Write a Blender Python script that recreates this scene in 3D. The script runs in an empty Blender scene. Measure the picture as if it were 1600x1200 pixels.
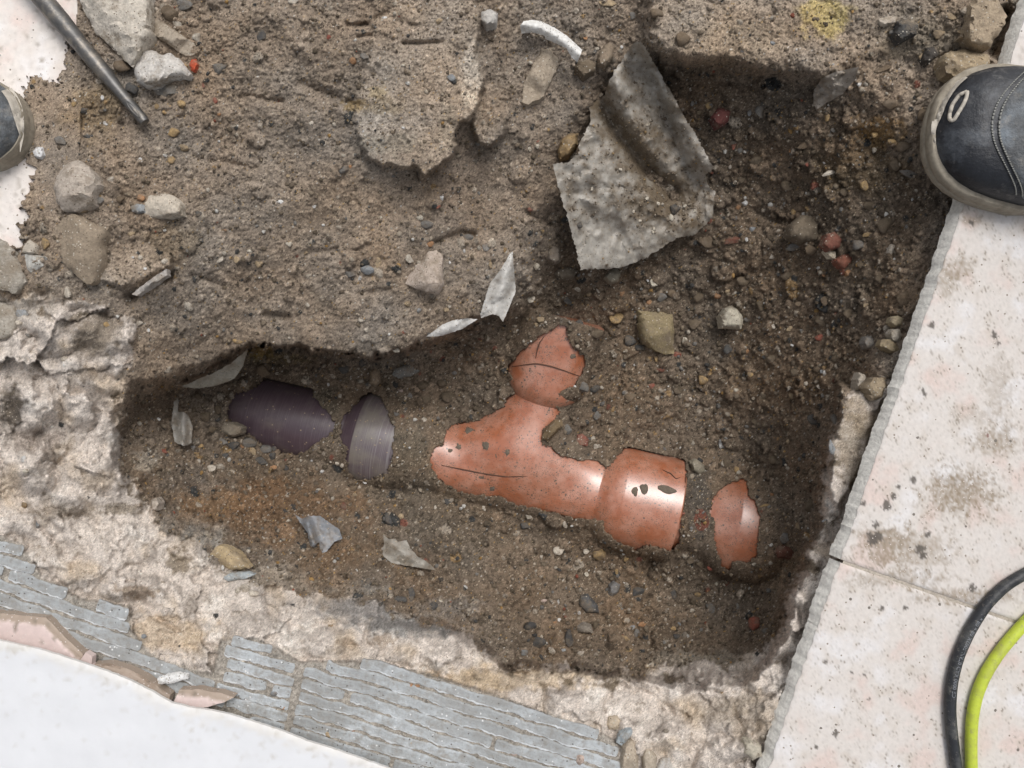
import bpy, bmesh, math, random
import numpy as np
from mathutils import Vector, Matrix, Euler
from mathutils.geometry import delaunay_2d_cdt

# ------------------------------------------------------------------ camera, sky, sun, exposure
scene = bpy.context.scene
H = 0.80            # lens height above the tiled floor (m)
F = 1209.0          # focal length in pixels of the 1600 px wide photograph
cam_d = bpy.data.cameras.new('camera'); cam = bpy.data.objects.new('camera', cam_d)
scene.collection.objects.link(cam); scene.camera = cam
cam.location = (0, 0, H); cam.rotation_euler = (0, 0, 0)
cam_d.sensor_width = 36; cam_d.lens = 36 * F / 1600; cam_d.clip_start = 0.01; cam_d.clip_end = 100

SUN_EL, SUN_AZ = math.radians(60), math.radians(24)      # azimuth from +Y (photo top) clockwise to +X (photo right)
world = bpy.data.worlds.new('World'); scene.world = world; world.use_nodes = True
wn, wl = world.node_tree.nodes, world.node_tree.links
sky = wn.new('ShaderNodeTexSky'); sky.sky_type = 'NISHITA'; sky.sun_disc = False
sky.sun_elevation = SUN_EL; sky.sun_rotation = SUN_AZ
sky.air_density = 1.0; sky.dust_density = 5.0; sky.ozone_density = 1.0
hs = wn.new('ShaderNodeHueSaturation'); hs.inputs['Saturation'].default_value = 0.25   # overcast: nearly colourless sky
wl.new(sky.outputs[0], hs.inputs['Color']); wl.new(hs.outputs[0], wn['Background'].inputs['Color'])
wn['Background'].inputs['Strength'].default_value = 0.15
sun_d = bpy.data.lights.new('sun', 'SUN'); sun = bpy.data.objects.new('sun', sun_d); scene.collection.objects.link(sun)
sun_d.energy = 1.55; sun_d.angle = math.radians(24); sun_d.color = (1.0, 0.97, 0.94)
sdir = Vector((math.sin(SUN_AZ) * math.cos(SUN_EL), math.cos(SUN_AZ) * math.cos(SUN_EL), math.sin(SUN_EL)))
sun.rotation_euler = sdir.to_track_quat('Z', 'Y').to_euler(); sun.location = sdir * 3
vs = scene.view_settings
vs.view_transform = 'Standard'; vs.look = 'None'; vs.gamma = 1; vs.use_curve_mapping = False; vs.exposure = -0.12

# ------------------------------------------------------------------ helpers
rnd = random.Random(11)
rng = np.random.default_rng(5)
col_link = scene.collection.objects.link

def scl(z): return (H - z) / F                     # metres per photo pixel at height z
def P(px, py, z): s = scl(z); return Vector(((px - 800) * s, (600 - py) * s, z))

_perm = {}
def gnoise(x, y, seed=0):
    if seed not in _perm:
        r = np.random.default_rng(1000 + seed)
        a = r.uniform(0, 2 * np.pi, 1024)
        _perm[seed] = (r.permutation(1024), np.cos(a), np.sin(a))
    pm, gx, gy = _perm[seed]
    x = np.asarray(x, float); y = np.asarray(y, float)
    xi = np.floor(x).astype(np.int64); yi = np.floor(y).astype(np.int64)
    fx = x - xi; fy = y - yi
    u = fx * fx * fx * (fx * (fx * 6 - 15) + 10); v = fy * fy * fy * (fy * (fy * 6 - 15) + 10)
    def g(ix, iy, dx, dy):
        h = pm[(pm[ix & 1023] + iy) & 1023]
        return gx[h] * dx + gy[h] * dy
    a = g(xi, yi, fx, fy); b = g(xi + 1, yi, fx - 1, fy)
    c = g(xi, yi + 1, fx, fy - 1); d = g(xi + 1, yi + 1, fx - 1, fy - 1)
    return (a + u * (b - a) + v * ((c + u * (d - c)) - (a + u * (b - a)))) * 1.5
def fbm(x, y, o=4, seed=0, gain=.5):
    s = 0; a = 1; f = 1; t = 0
    for i in range(o):
        s = s + a * gnoise(x * f + 17.3 * i, y * f - 9.1 * i, seed + i); t += a; a *= gain; f *= 2.03
    return s / t
def worley(x, y, seed=0):
    """distance to the nearest jittered cell point, that cell's two random slopes, its random height and the offset to its point"""
    if ('w', seed) not in _perm:
        r = np.random.default_rng(5000 + seed); _perm[('w', seed)] = (r.permutation(1024), r.random((1024, 5)))
    pm, rv = _perm[('w', seed)]
    xi = np.floor(x).astype(np.int64); yi = np.floor(y).astype(np.int64)
    best = np.full(x.shape, 9.); bh = np.zeros(x.shape, np.int64); bx = np.zeros(x.shape); by = np.zeros(x.shape)
    for a in (-1, 0, 1):
        for b in (-1, 0, 1):
            h = pm[(pm[(xi + a) & 1023] + yi + b) & 1023]
            dx = x - (xi + a + rv[h, 0]); dy = y - (yi + b + rv[h, 1]); d = dx * dx + dy * dy
            m = d < best; best = np.where(m, d, best); bh = np.where(m, h, bh); bx = np.where(m, dx, bx); by = np.where(m, dy, by)
    return np.sqrt(best), rv[bh, 2] - .5, rv[bh, 3] - .5, rv[bh, 4], bx, by
def ss(a, b, x):
    t = np.clip((x - a) / (b - a), 0, 1); return t * t * (3 - 2 * t)
def sdist(poly, X, Y, lim=90.):
    """signed pixel distance, positive inside"""
    poly = np.asarray(poly, float)[:, :2]
    out = np.full(X.shape, -lim)
    m = (X > poly[:, 0].min() - lim) & (X < poly[:, 0].max() + lim) & (Y > poly[:, 1].min() - lim) & (Y < poly[:, 1].max() + lim)
    x = X[m]; y = Y[m]; d = np.full(x.shape, 1e9); ins = np.zeros(x.shape, bool)
    n = len(poly)
    for i in range(n):
        ax, ay = poly[i]; bx, by = poly[(i + 1) % n]
        ex, ey = bx - ax, by - ay
        t = np.clip(((x - ax) * ex + (y - ay) * ey) / (ex * ex + ey * ey + 1e-9), 0, 1)
        d = np.minimum(d, (x - ax - t * ex) ** 2 + (y - ay - t * ey) ** 2)
        c = (ay > y) != (by > y)
        ins ^= c & (x < (bx - ax) * (y - ay) / (by - ay + 1e-12) + ax)
    d = np.sqrt(d); out[m] = np.where(ins, d, -d)
    return np.clip(out, -lim, None)
def ldist(line, X, Y):
    line = np.asarray(line, float); d = np.full(np.shape(X), 1e9)
    for i in range(len(line) - 1):
        ax, ay = line[i]; ex, ey = line[i + 1] - line[i]
        t = np.clip(((X - ax) * ex + (Y - ay) * ey) / (ex * ex + ey * ey + 1e-9), 0, 1)
        d = np.minimum(d, np.hypot(X - ax - t * ex, Y - ay - t * ey))
    return d
def rbf(ctrl, X, Y, lam=2e-3):
    c = np.asarray(ctrl, float); p = c[:, :2] / 400; n = len(c)
    def k(r2): return np.where(r2 > 0, .5 * r2 * np.log(r2 + 1e-12), 0)
    K = k(((p[:, None] - p[None]) ** 2).sum(-1)) + lam * np.eye(n)
    A = np.zeros((n + 3, n + 3)); A[:n, :n] = K; A[:n, n] = 1; A[:n, n + 1:] = p
    A[n, :n] = 1; A[n + 1:, :n] = p.T
    w = np.linalg.solve(A, np.r_[c[:, 2], 0, 0, 0])
    x = X / 400; y = Y / 400; z = w[n] + w[n + 1] * x + w[n + 2] * y
    for i in range(n): z = z + w[i] * k((x - p[i, 0]) ** 2 + (y - p[i, 1]) ** 2)
    return z

def mesh_obj(name, verts, faces, mat, parent=None, cols=None, smooth=True):
    me = bpy.data.meshes.new(name)
    verts = np.asarray(verts, np.float32)
    if isinstance(faces, np.ndarray):
        n = len(faces); k = faces.shape[1]
        me.vertices.add(len(verts)); me.vertices.foreach_set('co', verts.ravel())
        me.loops.add(n * k); me.loops.foreach_set('vertex_index', faces.astype(np.int32).ravel())
        me.polygons.add(n); me.polygons.foreach_set('loop_start', np.arange(0, n * k, k, dtype=np.int32))
        me.polygons.foreach_set('loop_total', np.full(n, k, np.int32))
        me.update(calc_edges=True)
    else:
        me.from_pydata([tuple(map(float, v)) for v in verts], [], faces)
    me.validate()
    if cols is not None:
        a = me.color_attributes.new('Col', 'FLOAT_COLOR', 'POINT')
        c = np.ones((len(verts), 4), np.float32); c[:, :3] = cols
        a.data.foreach_set('color', c.ravel())
    if smooth: me.polygons.foreach_set('use_smooth', np.ones(len(me.polygons), bool))
    me.materials.append(mat)
    o = bpy.data.objects.new(name, me); col_link(o)
    if parent: o.parent = parent
    return o
def tag(o, label, cat=None, group=None, kind=None):
    if label: o['label'] = label
    if cat: o['category'] = cat
    if group: o['group'] = group
    if kind: o['kind'] = kind
    return o
def empty(name, loc=(0, 0, 0)):
    o = bpy.data.objects.new(name, None); o.location = loc; col_link(o); return o
def keep(o, root):
    """parent o under root without moving it"""
    o.parent = root; o.matrix_parent_inverse = Matrix.Translation(root.location).inverted(); return o

# ------------------------------------------------------------------ materials
def material(name, base=None, rough=.9, spec=.3, attr=False, objcol=False, n_scale=400, n_amt=.25, speck=None,
             bump=.0005, bscale=900, metallic=0, dirt=None, alpha=None, wave=None, coat=0):
    """base colour (fixed / vertex colour / object colour) x noise, grains, dust, fine bump - all in object space"""
    m = bpy.data.materials.new(name); m.use_nodes = True
    N = m.node_tree.nodes; L = m.node_tree.links; b = N['Principled BSDF']
    tc = N.new('ShaderNodeTexCoord'); out = tc.outputs['Object']
    if attr:
        a = N.new('ShaderNodeAttribute'); a.attribute_name = 'Col'; c = a.outputs['Color']
    elif objcol:
        a = N.new('ShaderNodeObjectInfo'); c = a.outputs['Color']
    else:
        a = N.new('ShaderNodeRGB'); a.outputs[0].default_value = (*base, 1); c = a.outputs[0]
    geo = N.new('ShaderNodeNewGeometry'); pos = geo.outputs['Position']
    nz = N.new('ShaderNodeTexNoise'); nz.inputs['Scale'].default_value = n_scale; nz.inputs['Detail'].default_value = 5
    nz.inputs['Roughness'].default_value = .65
    L.new(pos, nz.inputs['Vector'])
    mr = N.new('ShaderNodeMapRange'); mr.inputs['From Min'].default_value = .25; mr.inputs['From Max'].default_value = .75
    mr.inputs['To Min'].default_value = 1 - n_amt; mr.inputs['To Max'].default_value = 1 + n_amt
    L.new(nz.outputs['Fac'], mr.inputs['Value'])
    mx = N.new('ShaderNodeMix'); mx.data_type = 'RGBA'; mx.blend_type = 'MULTIPLY'; mx.inputs['Factor'].default_value = 1
    L.new(c, mx.inputs[6]); L.new(mr.outputs[0], mx.inputs[7]); c = mx.outputs[2]
    def overlay(c, fac, colr):
        q = N.new('ShaderNodeMix'); q.data_type = 'RGBA'; q.inputs[7].default_value = (*colr, 1)
        L.new(fac, q.inputs['Factor']); L.new(c, q.inputs[6]); return q.outputs[2]
    if wave:                                                    # fine scratches round a pipe, in object X
        mp = N.new('ShaderNodeMapping'); mp.inputs['Scale'].default_value = wave[0]
        L.new(out, mp.inputs['Vector'])
        w = N.new('ShaderNodeTexNoise'); w.inputs['Scale'].default_value = 1; w.inputs['Detail'].default_value = 3
        L.new(mp.outputs[0], w.inputs['Vector'])
        r = N.new('ShaderNodeMapRange'); r.inputs['From Min'].default_value = .5; r.inputs['From Max'].default_value = .8
        r.inputs['To Max'].default_value = wave[2]
        L.new(w.outputs['Fac'], r.inputs['Value']); c = overlay(c, r.outputs[0], wave[1])
    for d in (dirt or []):                                      # (scale, from, to, colour, amount)
        n2 = N.new('ShaderNodeTexNoise'); n2.inputs['Scale'].default_value = d[0]; n2.inputs['Detail'].default_value = 6
        n2.inputs['Roughness'].default_value = .7
        L.new(pos, n2.inputs['Vector'])
        r = N.new('ShaderNodeMapRange'); r.inputs['From Min'].default_value = d[1]; r.inputs['From Max'].default_value = d[2]
        r.inputs['To Max'].default_value = d[4]
        L.new(n2.outputs['Fac'], r.inputs['Value']); c = overlay(c, r.outputs[0], d[3])
    for s in (speck or []):                                     # (cell scale, share, colour)
        v = N.new('ShaderNodeTexVoronoi'); v.inputs['Scale'].default_value = s[0]; L.new(pos, v.inputs['Vector'])
        sp = N.new('ShaderNodeSeparateColor'); L.new(v.outputs['Color'], sp.inputs[0])
        r = N.new('ShaderNodeMath'); r.operation = 'LESS_THAN'; r.inputs[1].default_value = s[1]
        L.new(sp.outputs[0], r.inputs[0])
        r2 = N.new('ShaderNodeMath'); r2.operation = 'LESS_THAN'; r2.inputs[1].default_value = .42 / 1
        L.new(v.outputs['Distance'], r2.inputs[0])
        r3 = N.new('ShaderNodeMath'); r3.operation = 'MULTIPLY'; L.new(r.outputs[0], r3.inputs[0]); L.new(r2.outputs[0], r3.inputs[1])
        if len(s) > 3:
            nm = N.new('ShaderNodeTexNoise'); nm.inputs['Scale'].default_value = s[3]; nm.inputs['Detail'].default_value = 4; nm.inputs['Roughness'].default_value = .7
            L.new(pos, nm.inputs['Vector'])
            r4 = N.new('ShaderNodeMapRange'); r4.inputs['From Min'].default_value = .46; r4.inputs['From Max'].default_value = .60; L.new(nm.outputs['Fac'], r4.inputs['Value'])
            r5 = N.new('ShaderNodeMath'); r5.operation = 'MULTIPLY'; L.new(r3.outputs[0], r5.inputs[0]); L.new(r4.outputs[0], r5.inputs[1]); r3 = r5
        c = overlay(c, r3.outputs[0], s[2])
    L.new(c, b.inputs['Base Color'])
    b.inputs['Roughness'].default_value = rough; b.inputs['Specular IOR Level'].default_value = spec
    b.inputs['Metallic'].default_value = metallic
    if coat: b.inputs['Coat Weight'].default_value = coat; b.inputs['Coat Roughness'].default_value = .35
    if alpha: b.inputs['Transmission Weight'].default_value = alpha
    if bump:
        nb = N.new('ShaderNodeTexNoise'); nb.inputs['Scale'].default_value = bscale; nb.inputs['Detail'].default_value = 4
        nb.inputs['Roughness'].default_value = .7
        L.new(pos, nb.inputs['Vector'])
        bp = N.new('ShaderNodeBump'); bp.inputs['Distance'].default_value = bump; bp.inputs['Strength'].default_value = 1
        L.new(nb.outputs['Fac'], bp.inputs['Height']); L.new(bp.outputs[0], b.inputs['Normal'])
    return m

SOIL = (.105, .082, .058)
M_ground = material('soil_and_mortar', attr=True, rough=.95, spec=.15, n_scale=700, n_amt=.42, bump=.0020, bscale=800,
                    speck=[(620, .035, (.46, .37, .26)), (900, .03, (.30, .24, .17)), (500, .012, (.04, .036, .03))])
M_mortar = material('mortar', attr=True, rough=.95, spec=.15, n_scale=900, n_amt=.28, bump=.0009, bscale=700,
                    speck=[(800, .04, (.20, .16, .12)), (900, .05, (.62, .56, .47))])
M_stone = material('stone', objcol=True, rough=.9, spec=.25, n_scale=500, n_amt=.38, bump=.0010, bscale=600,
                   dirt=[(120, .46, .64, (.17, .135, .10), .75)], speck=[(800, .05, (.09, .075, .06))])
M_rubble = material('concrete_rubble', objcol=True, rough=.92, spec=.2, n_scale=350, n_amt=.32, bump=.0014, bscale=480,
                    dirt=[(45, .50, .66, (.23, .185, .135), .85)], speck=[(600, .07, (.16, .125, .09)), (520, .06, (.50, .46, .39))])
M_film = material('dirty_polythene', attr=True, rough=.42, spec=.5, n_scale=260, n_amt=.22, bump=.0006, bscale=350, alpha=.0,
                  speck=[(700, .05, (.10, .08, .055)), (800, .03, (.42, .34, .24))])
M_tile = material('ceramic_tile', attr=True, rough=.55, spec=.4, n_scale=180, n_amt=.07, bump=.00012, bscale=500,
                  speck=[(420, .011, (.24, .20, .16)), (260, .006, (.16, .14, .12)), (700, .05, (.62, .56, .52))])
M_tile_edge = material('tile_body', (.68, .665, .62), rough=.9, n_scale=300, n_amt=.25, bump=.0012, bscale=300)
M_grout = material('grout', (.44, .39, .33), rough=.95, n_scale=300, n_amt=.3, bump=.0008, bscale=500)
M_white = material('lime_residue', (.72, .74, .75), rough=.9, bump=0)
M_adh = material('tile_adhesive', (.44, .465, .48), rough=.85, n_scale=250, n_amt=.20, bump=.0008, bscale=500,
                 dirt=[(60, .52, .70, (.25, .22, .18), .85), (16, .40, .60, (.27, .275, .27), .8), (180, .50, .66, (.24, .22, .19), .6), (25, .52, .66, (.27, .265, .25), .6)], speck=[(500, .02, (.10, .09, .08)), (420, .02, (.66, .66, .66))])
M_board = material('white_board', attr=True, rough=.5, spec=.4, n_scale=40, n_amt=.02, bump=.00015, bscale=120)
M_orange = material('terracotta_plastic', (.385, .122, .052), rough=.36, spec=1.0, coat=1.0, n_scale=60, n_amt=.08, bump=.00012, bscale=300,
                    dirt=[(30, .40, .75, (.58, .345, .265), .8), (260, .61, .66, SOIL, .85), (110, .64, .69, SOIL, .9)],
                    speck=[(480, .26, SOIL, 40), (300, .10, SOIL, 30), (800, .30, (.10, .075, .05), 22), (750, .05, (.10, .075, .05))])
M_purple = material('purple_brown_pipe', (.085, .058, .072), rough=.34, spec=.7, coat=.3, n_scale=60, n_amt=.12, bump=.00008, bscale=500,
                    wave=((700, 14, 14), (.20, .17, .185), .45),
                    dirt=[(30, .52, .72, (.15, .125, .11), .6)], speck=[(420, .03, (.32, .25, .17))])
M_collar = material('dusty_collar', (.12, .095, .105), rough=.36, spec=.7, coat=.3, n_scale=60, n_amt=.15, bump=.0001, bscale=500,
                    wave=((700, 10, 10), (.34, .32, .32), .8), dirt=[(28, .42, .62, (.20, .178, .150), .8)], speck=[(420, .04, (.32, .25, .17))])
M_mud = material('wet_mud', (.15, .122, .094), rough=.9, n_scale=500, n_amt=.3, bump=.0008, bscale=700)
M_seam = material('seam_dirt_groove_shade', (.11, .06, .042), rough=.9, bump=0)
M_steel = material('dark_steel', (.115, .112, .108), rough=.42, spec=.6, metallic=.55, n_scale=120, n_amt=.3, bump=.0003, bscale=300,
                   dirt=[(70, .50, .66, (.28, .245, .20), .75)])
M_leather = material('navy_leather', (.012, .014, .019), rough=.5, spec=.5, n_scale=160, n_amt=.35, bump=.0010, bscale=150,
                     dirt=[(22, .50, .70, (.13, .145, .165), .6), (60, .56, .74, (.25, .24, .225), .5)])
M_panel = material('dusty_leather_panel', (.085, .09, .095), rough=.62, spec=.4, n_scale=120, n_amt=.35, bump=.0022, bscale=130,
                   dirt=[(28, .48, .68, (.21, .24, .27), .8), (80, .52, .68, (.30, .28, .25), .5)])
M_rubber = material('beige_rubber', (.30, .265, .21), rough=.75, n_scale=150, n_amt=.25, bump=.0003, bscale=300,
                    dirt=[(60, .5, .7, (.17, .14, .105), .7)])
M_toe = material('pale_rubber', (.47, .43, .37), rough=.7, n_scale=150, n_amt=.2, bump=.0003, bscale=300)
M_thread = material('pale_thread', (.27, .27, .25), rough=.9, bump=0)
M_black = material('black_rubber', (.022, .024, .028), rough=.5, spec=.4, n_scale=140, n_amt=.3, bump=.0002, bscale=300,
                   dirt=[(60, .48, .70, (.13, .13, .12), .6), (220, .56, .68, (.22, .20, .17), .5)])
M_print = material('cable_print', (.20, .21, .23), rough=.7, bump=0)
M_lime = material('lime_rubber', (.47, .55, .055), rough=.5, spec=.4, n_scale=120, n_amt=.12, bump=.0002, bscale=300,
                  dirt=[(45, .48, .70, (.30, .29, .09), .7), (200, .56, .68, (.26, .24, .13), .6)])

# ------------------------------------------------------------------ terrain: heights in metres, plan in photo pixels
ST = 1.7
def axis_coords(n):
    inner = np.arange(-30, n + 30 + ST, ST)
    out = 30 + np.cumsum(np.geomspace(3, 90, 44))
    return np.r_[-out[::-1], inner, n + out]
GX = axis_coords(1600); GY = axis_coords(1200)
X, Y = np.meshgrid(GX, GY)
CX = np.arange(-1500, 3101, 12.); CY = np.arange(-1500, 2701, 12.)
CXX, CYY = np.meshgrid(CX, CY)
def bil(Z, gx, gy, x, y):
    i = np.clip(np.searchsorted(gx, x) - 1, 0, len(gx) - 2); j = np.clip(np.searchsorted(gy, y) - 1, 0, len(gy) - 2)
    u = np.clip((x - gx[i]) / (gx[i + 1] - gx[i]), 0, 1); v = np.clip((y - gy[j]) / (gy[j + 1] - gy[j]), 0, 1)
    return (Z[j, i] * (1 - u) + Z[j, i + 1] * u) * (1 - v) + (Z[j + 1, i] * (1 - u) + Z[j + 1, i + 1] * u) * v

UP = [(1500,300,-.035),(1450,450,-.04),(1400,580,-.035),(1340,650,-.05),(1312,760,-.055),(1285,880,-.045),(1235,960,-.04),
 (1212,1080,-.032),(1180,1160,-.026),(1100,1120,-.05),(1010,1100,-.06),(900,1085,-.045),(850,1058,-.06),(800,1050,-.07),
 (700,1005,-.08),(620,980,-.08),(500,955,-.07),(430,940,-.07),(500,1050,-.02),(700,1080,-.02),(900,1135,-.02),(960,1190,-.02),
 (300,1040,-.02),(150,950,-.02),(50,880,-.02),(0,860,-.02),(50,780,-.025),(100,700,-.04),(150,610,-.03),(60,560,-.012),
 (180,680,-.07),(220,790,-.075),(200,860,-.045),(300,910,-.075),(400,970,-.045),(300,1200,-.03),(0,1150,-.03),(700,1250,-.03),
 (50,100,-.002),(0,300,-.002),(150,200,.002),(300,200,-.005),(100,420,.0),(200,520,-.035),(300,480,-.045),(300,560,-.09),
 (400,520,-.09),(400,400,-.05),(550,530,-.10),(600,400,-.07),(500,250,-.03),(450,100,-.008),(300,50,.002),(650,60,-.012),
 (620,200,-.03),(760,250,-.085),(790,100,-.055),(850,250,-.10),(720,400,-.10),(700,500,-.125),(850,400,-.14),(850,30,-.055),
 (950,50,-.065),(1000,70,-.065),(1100,50,-.04),(1200,60,-.035),(1300,80,-.035),(1400,100,-.03),(1520,60,-.014),(1450,200,-.035),
 (600,-100,0.),(1200,-100,-.02),(-200,0,-.01),(-200,500,-.01),(-200,900,-.02),(1700,0,-.04),(1700,500,-.05),(1500,800,-.05),
 (1400,1100,-.05),(1800,1100,-.05),(1000,1300,-.03),(-1000,-800,-.01),(2600,-800,-.02),(-1000,2000,-.03),(2600,2000,-.05)]
PT = [(300,640,-.225),(220,690,-.145),(300,740,-.19),(250,790,-.125),(400,790,-.205),(350,860,-.13),(450,920,-.12),(500,860,-.19),
 (600,925,-.16),(550,785,-.27),(450,735,-.29),(600,850,-.235),(700,960,-.19),(750,900,-.25),(850,950,-.275),(800,850,-.30),
 (850,1025,-.25),(1000,900,-.315),(1000,1045,-.25),(1120,1000,-.25),(1120,1045,-.18),(1220,900,-.235),(1275,800,-.155),(1262,700,-.18),
 (1150,700,-.30),(1000,650,-.295),(1100,550,-.28),(1290,620,-.15),(1340,520,-.115),(1300,450,-.14),(1200,450,-.20),(1000,500,-.275),
 (900,520,-.275),(760,600,-.30),(640,600,-.30),(400,575,-.30),(700,565,-.29),(800,530,-.265),(950,400,-.20),(1050,430,-.235),
 (1150,300,-.175),(1250,300,-.145),(1340,350,-.09),(1410,300,-.065),(1430,400,-.06),(1100,160,-.115),(1200,160,-.105),(1300,200,-.075),
 (1380,230,-.075),(1000,150,-.145),(900,300,-.15),(550,580,-.30),(480,575,-.31),(1235,800,-.20),(1205,860,-.262),(1212,755,-.245),(740,520,-.25)]
PIT = [(190,655,22),(183,690,9),(183,725,9),(215,755,22),(235,800,45),(300,850,55),(360,890,60),(440,945,50),(560,960,34),(640,965,15),
 (700,985,11),(740,1000,9),(790,1040,7),(860,1042,7),(930,1050,7),(1000,1062,7),(1060,1065,15),(1110,1060,16),(1160,1060,12),
 (1195,1040,8),(1225,985,14),(1232,930,12),(1252,888,12),(1274,838,12),(1286,760,9),(1294,700,10),(1315,640,16),(1345,590,40),
 (1400,490,60),(1440,390,64),(1465,320,60),(1440,250,60),(1390,200,50),(1330,160,36),(1290,132,22),(1200,112,16),(1100,98,16),(1030,100,16),
 (1000,112,22),(950,150,50),(890,260,70),(860,380,70),(810,470,40),(750,505,11),(660,540,6),(600,555,4),(540,553,4),(480,545,4),
 (420,540,4),(375,550,6),(290,595,18),(215,620,24)]
zu = bil(rbf(UP, CXX, CYY), CX, CY, X, Y)
zp = bil(rbf(PT, CXX, CYY), CX, CY, X, Y)
zp = np.clip(zp, -.33, .0)
# softness of the pit edge, interpolated from its corners
pc = np.array(PIT, float)
wsum = np.zeros_like(CXX); ssum = np.zeros_like(CXX)
for a, b, s in PIT:
    w = 1 / ((CXX - a) ** 2 + (CYY - b) ** 2 + 60) ** 1.5; wsum += w; ssum += w * s
soft = bil(ssum / wsum, CX, CY, X, Y)
dpit = sdist(pc, X, Y, 200) + fbm(X / 34, Y / 34, 4, 20) * 15 + fbm(X / 9, Y / 9, 2, 24) * 2.5
pit = ss(-1, 1, dpit / soft)

# mortar / concrete bed
SCREED = [(-1500,480),(-300,480),(40,462),(90,455),(150,482),(212,512),(200,560),(190,600),(192,650),(183,700),(192,745),(215,770),(238,812),
 (262,836),(300,842),(322,872),(345,892),(400,912),(450,925),(520,930),(600,950),(660,970),(720,985),(750,1012),(790,1042),(850,1040),
 (930,1050),(1000,1058),(1060,1040),(1110,1030),(1150,1045),(1180,1020),(1200,1000),(1222,985),(1230,930),(1254,880),(1280,830),(1288,760),
 (1298,690),(1318,635),(1350,600),(1420,590),(1700,590),(1700,1500),(1700,2700),(-1500,2700)]
dscr = sdist(SCREED, X, Y, 120) + fbm(X / 38, Y / 38, 5, 30, .6) * 26
scr = ss(-4, 5, dscr)

SLAB0 = [(725,-30),(745,30),(752,90),(752,130),(738,175),(715,215),(690,270),(662,276),(645,262),(600,264),(572,250),(556,190),(560,110),(600,30),(640,-30)]
z = zu * (1 - pit) + zp * pit
# broad lumps
z += fbm(X / 140, Y / 140, 3, 1) * .012 * (1 - .4 * scr)
z += fbm(X / 42, Y / 42, 3, 5) * .0055
# concrete: broken, stepped relief
wx = fbm(X / 30, Y / 30, 3, 300) * 16; wy = fbm(X / 30, Y / 30, 3, 304) * 16
con_h = np.zeros_like(X)
for size, amp, sd in ((100, .016, 1), (46, .005, 2), (15, .0007, 3)):
    f1, sx, sy, hh, dx, dy = worley((X + wx) / size, (Y + wy) / (size * .8), sd)
    con_h += amp * ((hh - .5) * .8 + (sx * dx + sy * dy) * 2.4) * (.35 + .65 * ss(-.2, .3, fbm(X / 60, Y / 60, 2, 320 + sd)))
con_h += fbm(X / 40, Y / 40, 5, 12, .42) * .0060 + (np.abs(fbm((X + wx) / 105, (Y + wy) / 80, 2, 330, .4)) - .2) * .050
pits = ss(.28, .05, worley(X / 19, Y / 19, 6)[0]) * (worley(X / 19, Y / 19, 6)[3] > .72)
con_h -= pits * .0016
z += scr * (1 - pit * .35) * con_h
# crumbly soil: packed clods
smooth_0 = ss(-6, 14, sdist(SLAB0, X, Y, 60))
for a_, b_, c_, d_ in [(508,650,26,60),(648,700,40,55),(1092,790,26,80),(905,560,26,26),(640,790,60,24),(500,760,60,20),(450,330,70,50),(760,320,50,60)]:
    smooth_0 = np.maximum(smooth_0, ss(1.1, .6, np.hypot((X - a_) / c_, (Y - b_) / d_) + fbm(X / 24, Y / 24, 3, 360) * .4))
zone_s = (1 - scr) * (.35 + .65 * pit) * (1 - .75 * smooth_0)
for size, amp, sd in ((26, .0042, 11), (13, .0030, 12), (6.5, .0018, 13)):
    f1, sx, sy, hh, dx, dy = worley((X + wx * .3) / size, (Y + wy * .3) / size, sd)
    patchy = ss(-.25, .25, fbm(X / 70, Y / 70, 3, 310 + sd))
    z += zone_s * amp * np.clip(1 - 1.5 * f1 ** 2, -.4, 1) * (.35 + .65 * hh) * (.25 + .75 * patchy)

# soil slabs: (outline, top height, edge softness px)
SLABS = [([(725,-30),(745,30),(752,90),(752,130),(738,175),(715,215),(690,270),(662,276),(645,262),(600,264),(572,250),(556,190),(560,110),(600,30),(640,-30)], -.012, 4),
 ([(1010,-60),(1020,70),(1060,88),(1130,98),(1230,108),(1290,122),(1340,90),(1400,60),(1420,-60)], -.026, 16),
 ([(215,455),(260,418),(262,400),(200,380),(160,400),(150,440)], -.004, 4),
 ([(745,130),(775,150),(788,200),(770,235),(745,225),(735,190)], -.045, 5),
 ([(1312,600),(1350,612),(1372,640),(1352,720),(1335,755),(1305,800),(1300,760),(1308,690)], -.036, 6)]
smooth_m = np.zeros_like(X)
for poly, zt, s in SLABS:
    d = sdist(poly, X, Y, 90) + fbm(X / 14, Y / 14, 3, 40) * 5 + fbm(X / 55, Y / 55, 3, 41) * 16
    m = ss(-s, s, d)
    z = np.maximum(z, z * (1 - m) + (zt + fbm(X / 45, Y / 45, 4, 44) * .006) * m)
    smooth_m = np.maximum(smooth_m, ss(-4, 10, d) * (1 if zt > -.03 else .3))
# cracks and small ledges in the dry bank
for line, dep, w in [([(560,42),(605,20)],.006,5),([(545,40),(575,38)],.006,4),([(630,68),(690,66)],.006,4),([(560,58),(580,55)],.005,4),([(380,150),(440,158)],.006,5),([(330,250),(400,262)],.005,5),([(480,395),(560,388)],.005,5),([(820,330),(860,350)],.006,6),([(560,460),(610,452)],.005,4),([(300,430),(350,446)],.005,5),([(1150,430),(1215,420)],.008,7),([(1180,330),(1240,350)],.008,7),([(1040,600),(1100,612)],.006,6),
 ([(678,380),(720,364),(740,366)],.010,5),([(205,462),(262,428)],.022,9),([(470,130),(520,150),(560,165)],.006,7),([(415,490),(450,495)],.010,5),
 ([(300,545),(340,520)],.004,5),([(750,505),(700,520),(650,535)],.006,5),([(12,615),(16,680)],.010,16),([(1570,20),(1550,80)],.03,9)]:
    z -= dep * np.exp(-(ldist(line, X, Y) / w) ** 2)

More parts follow.
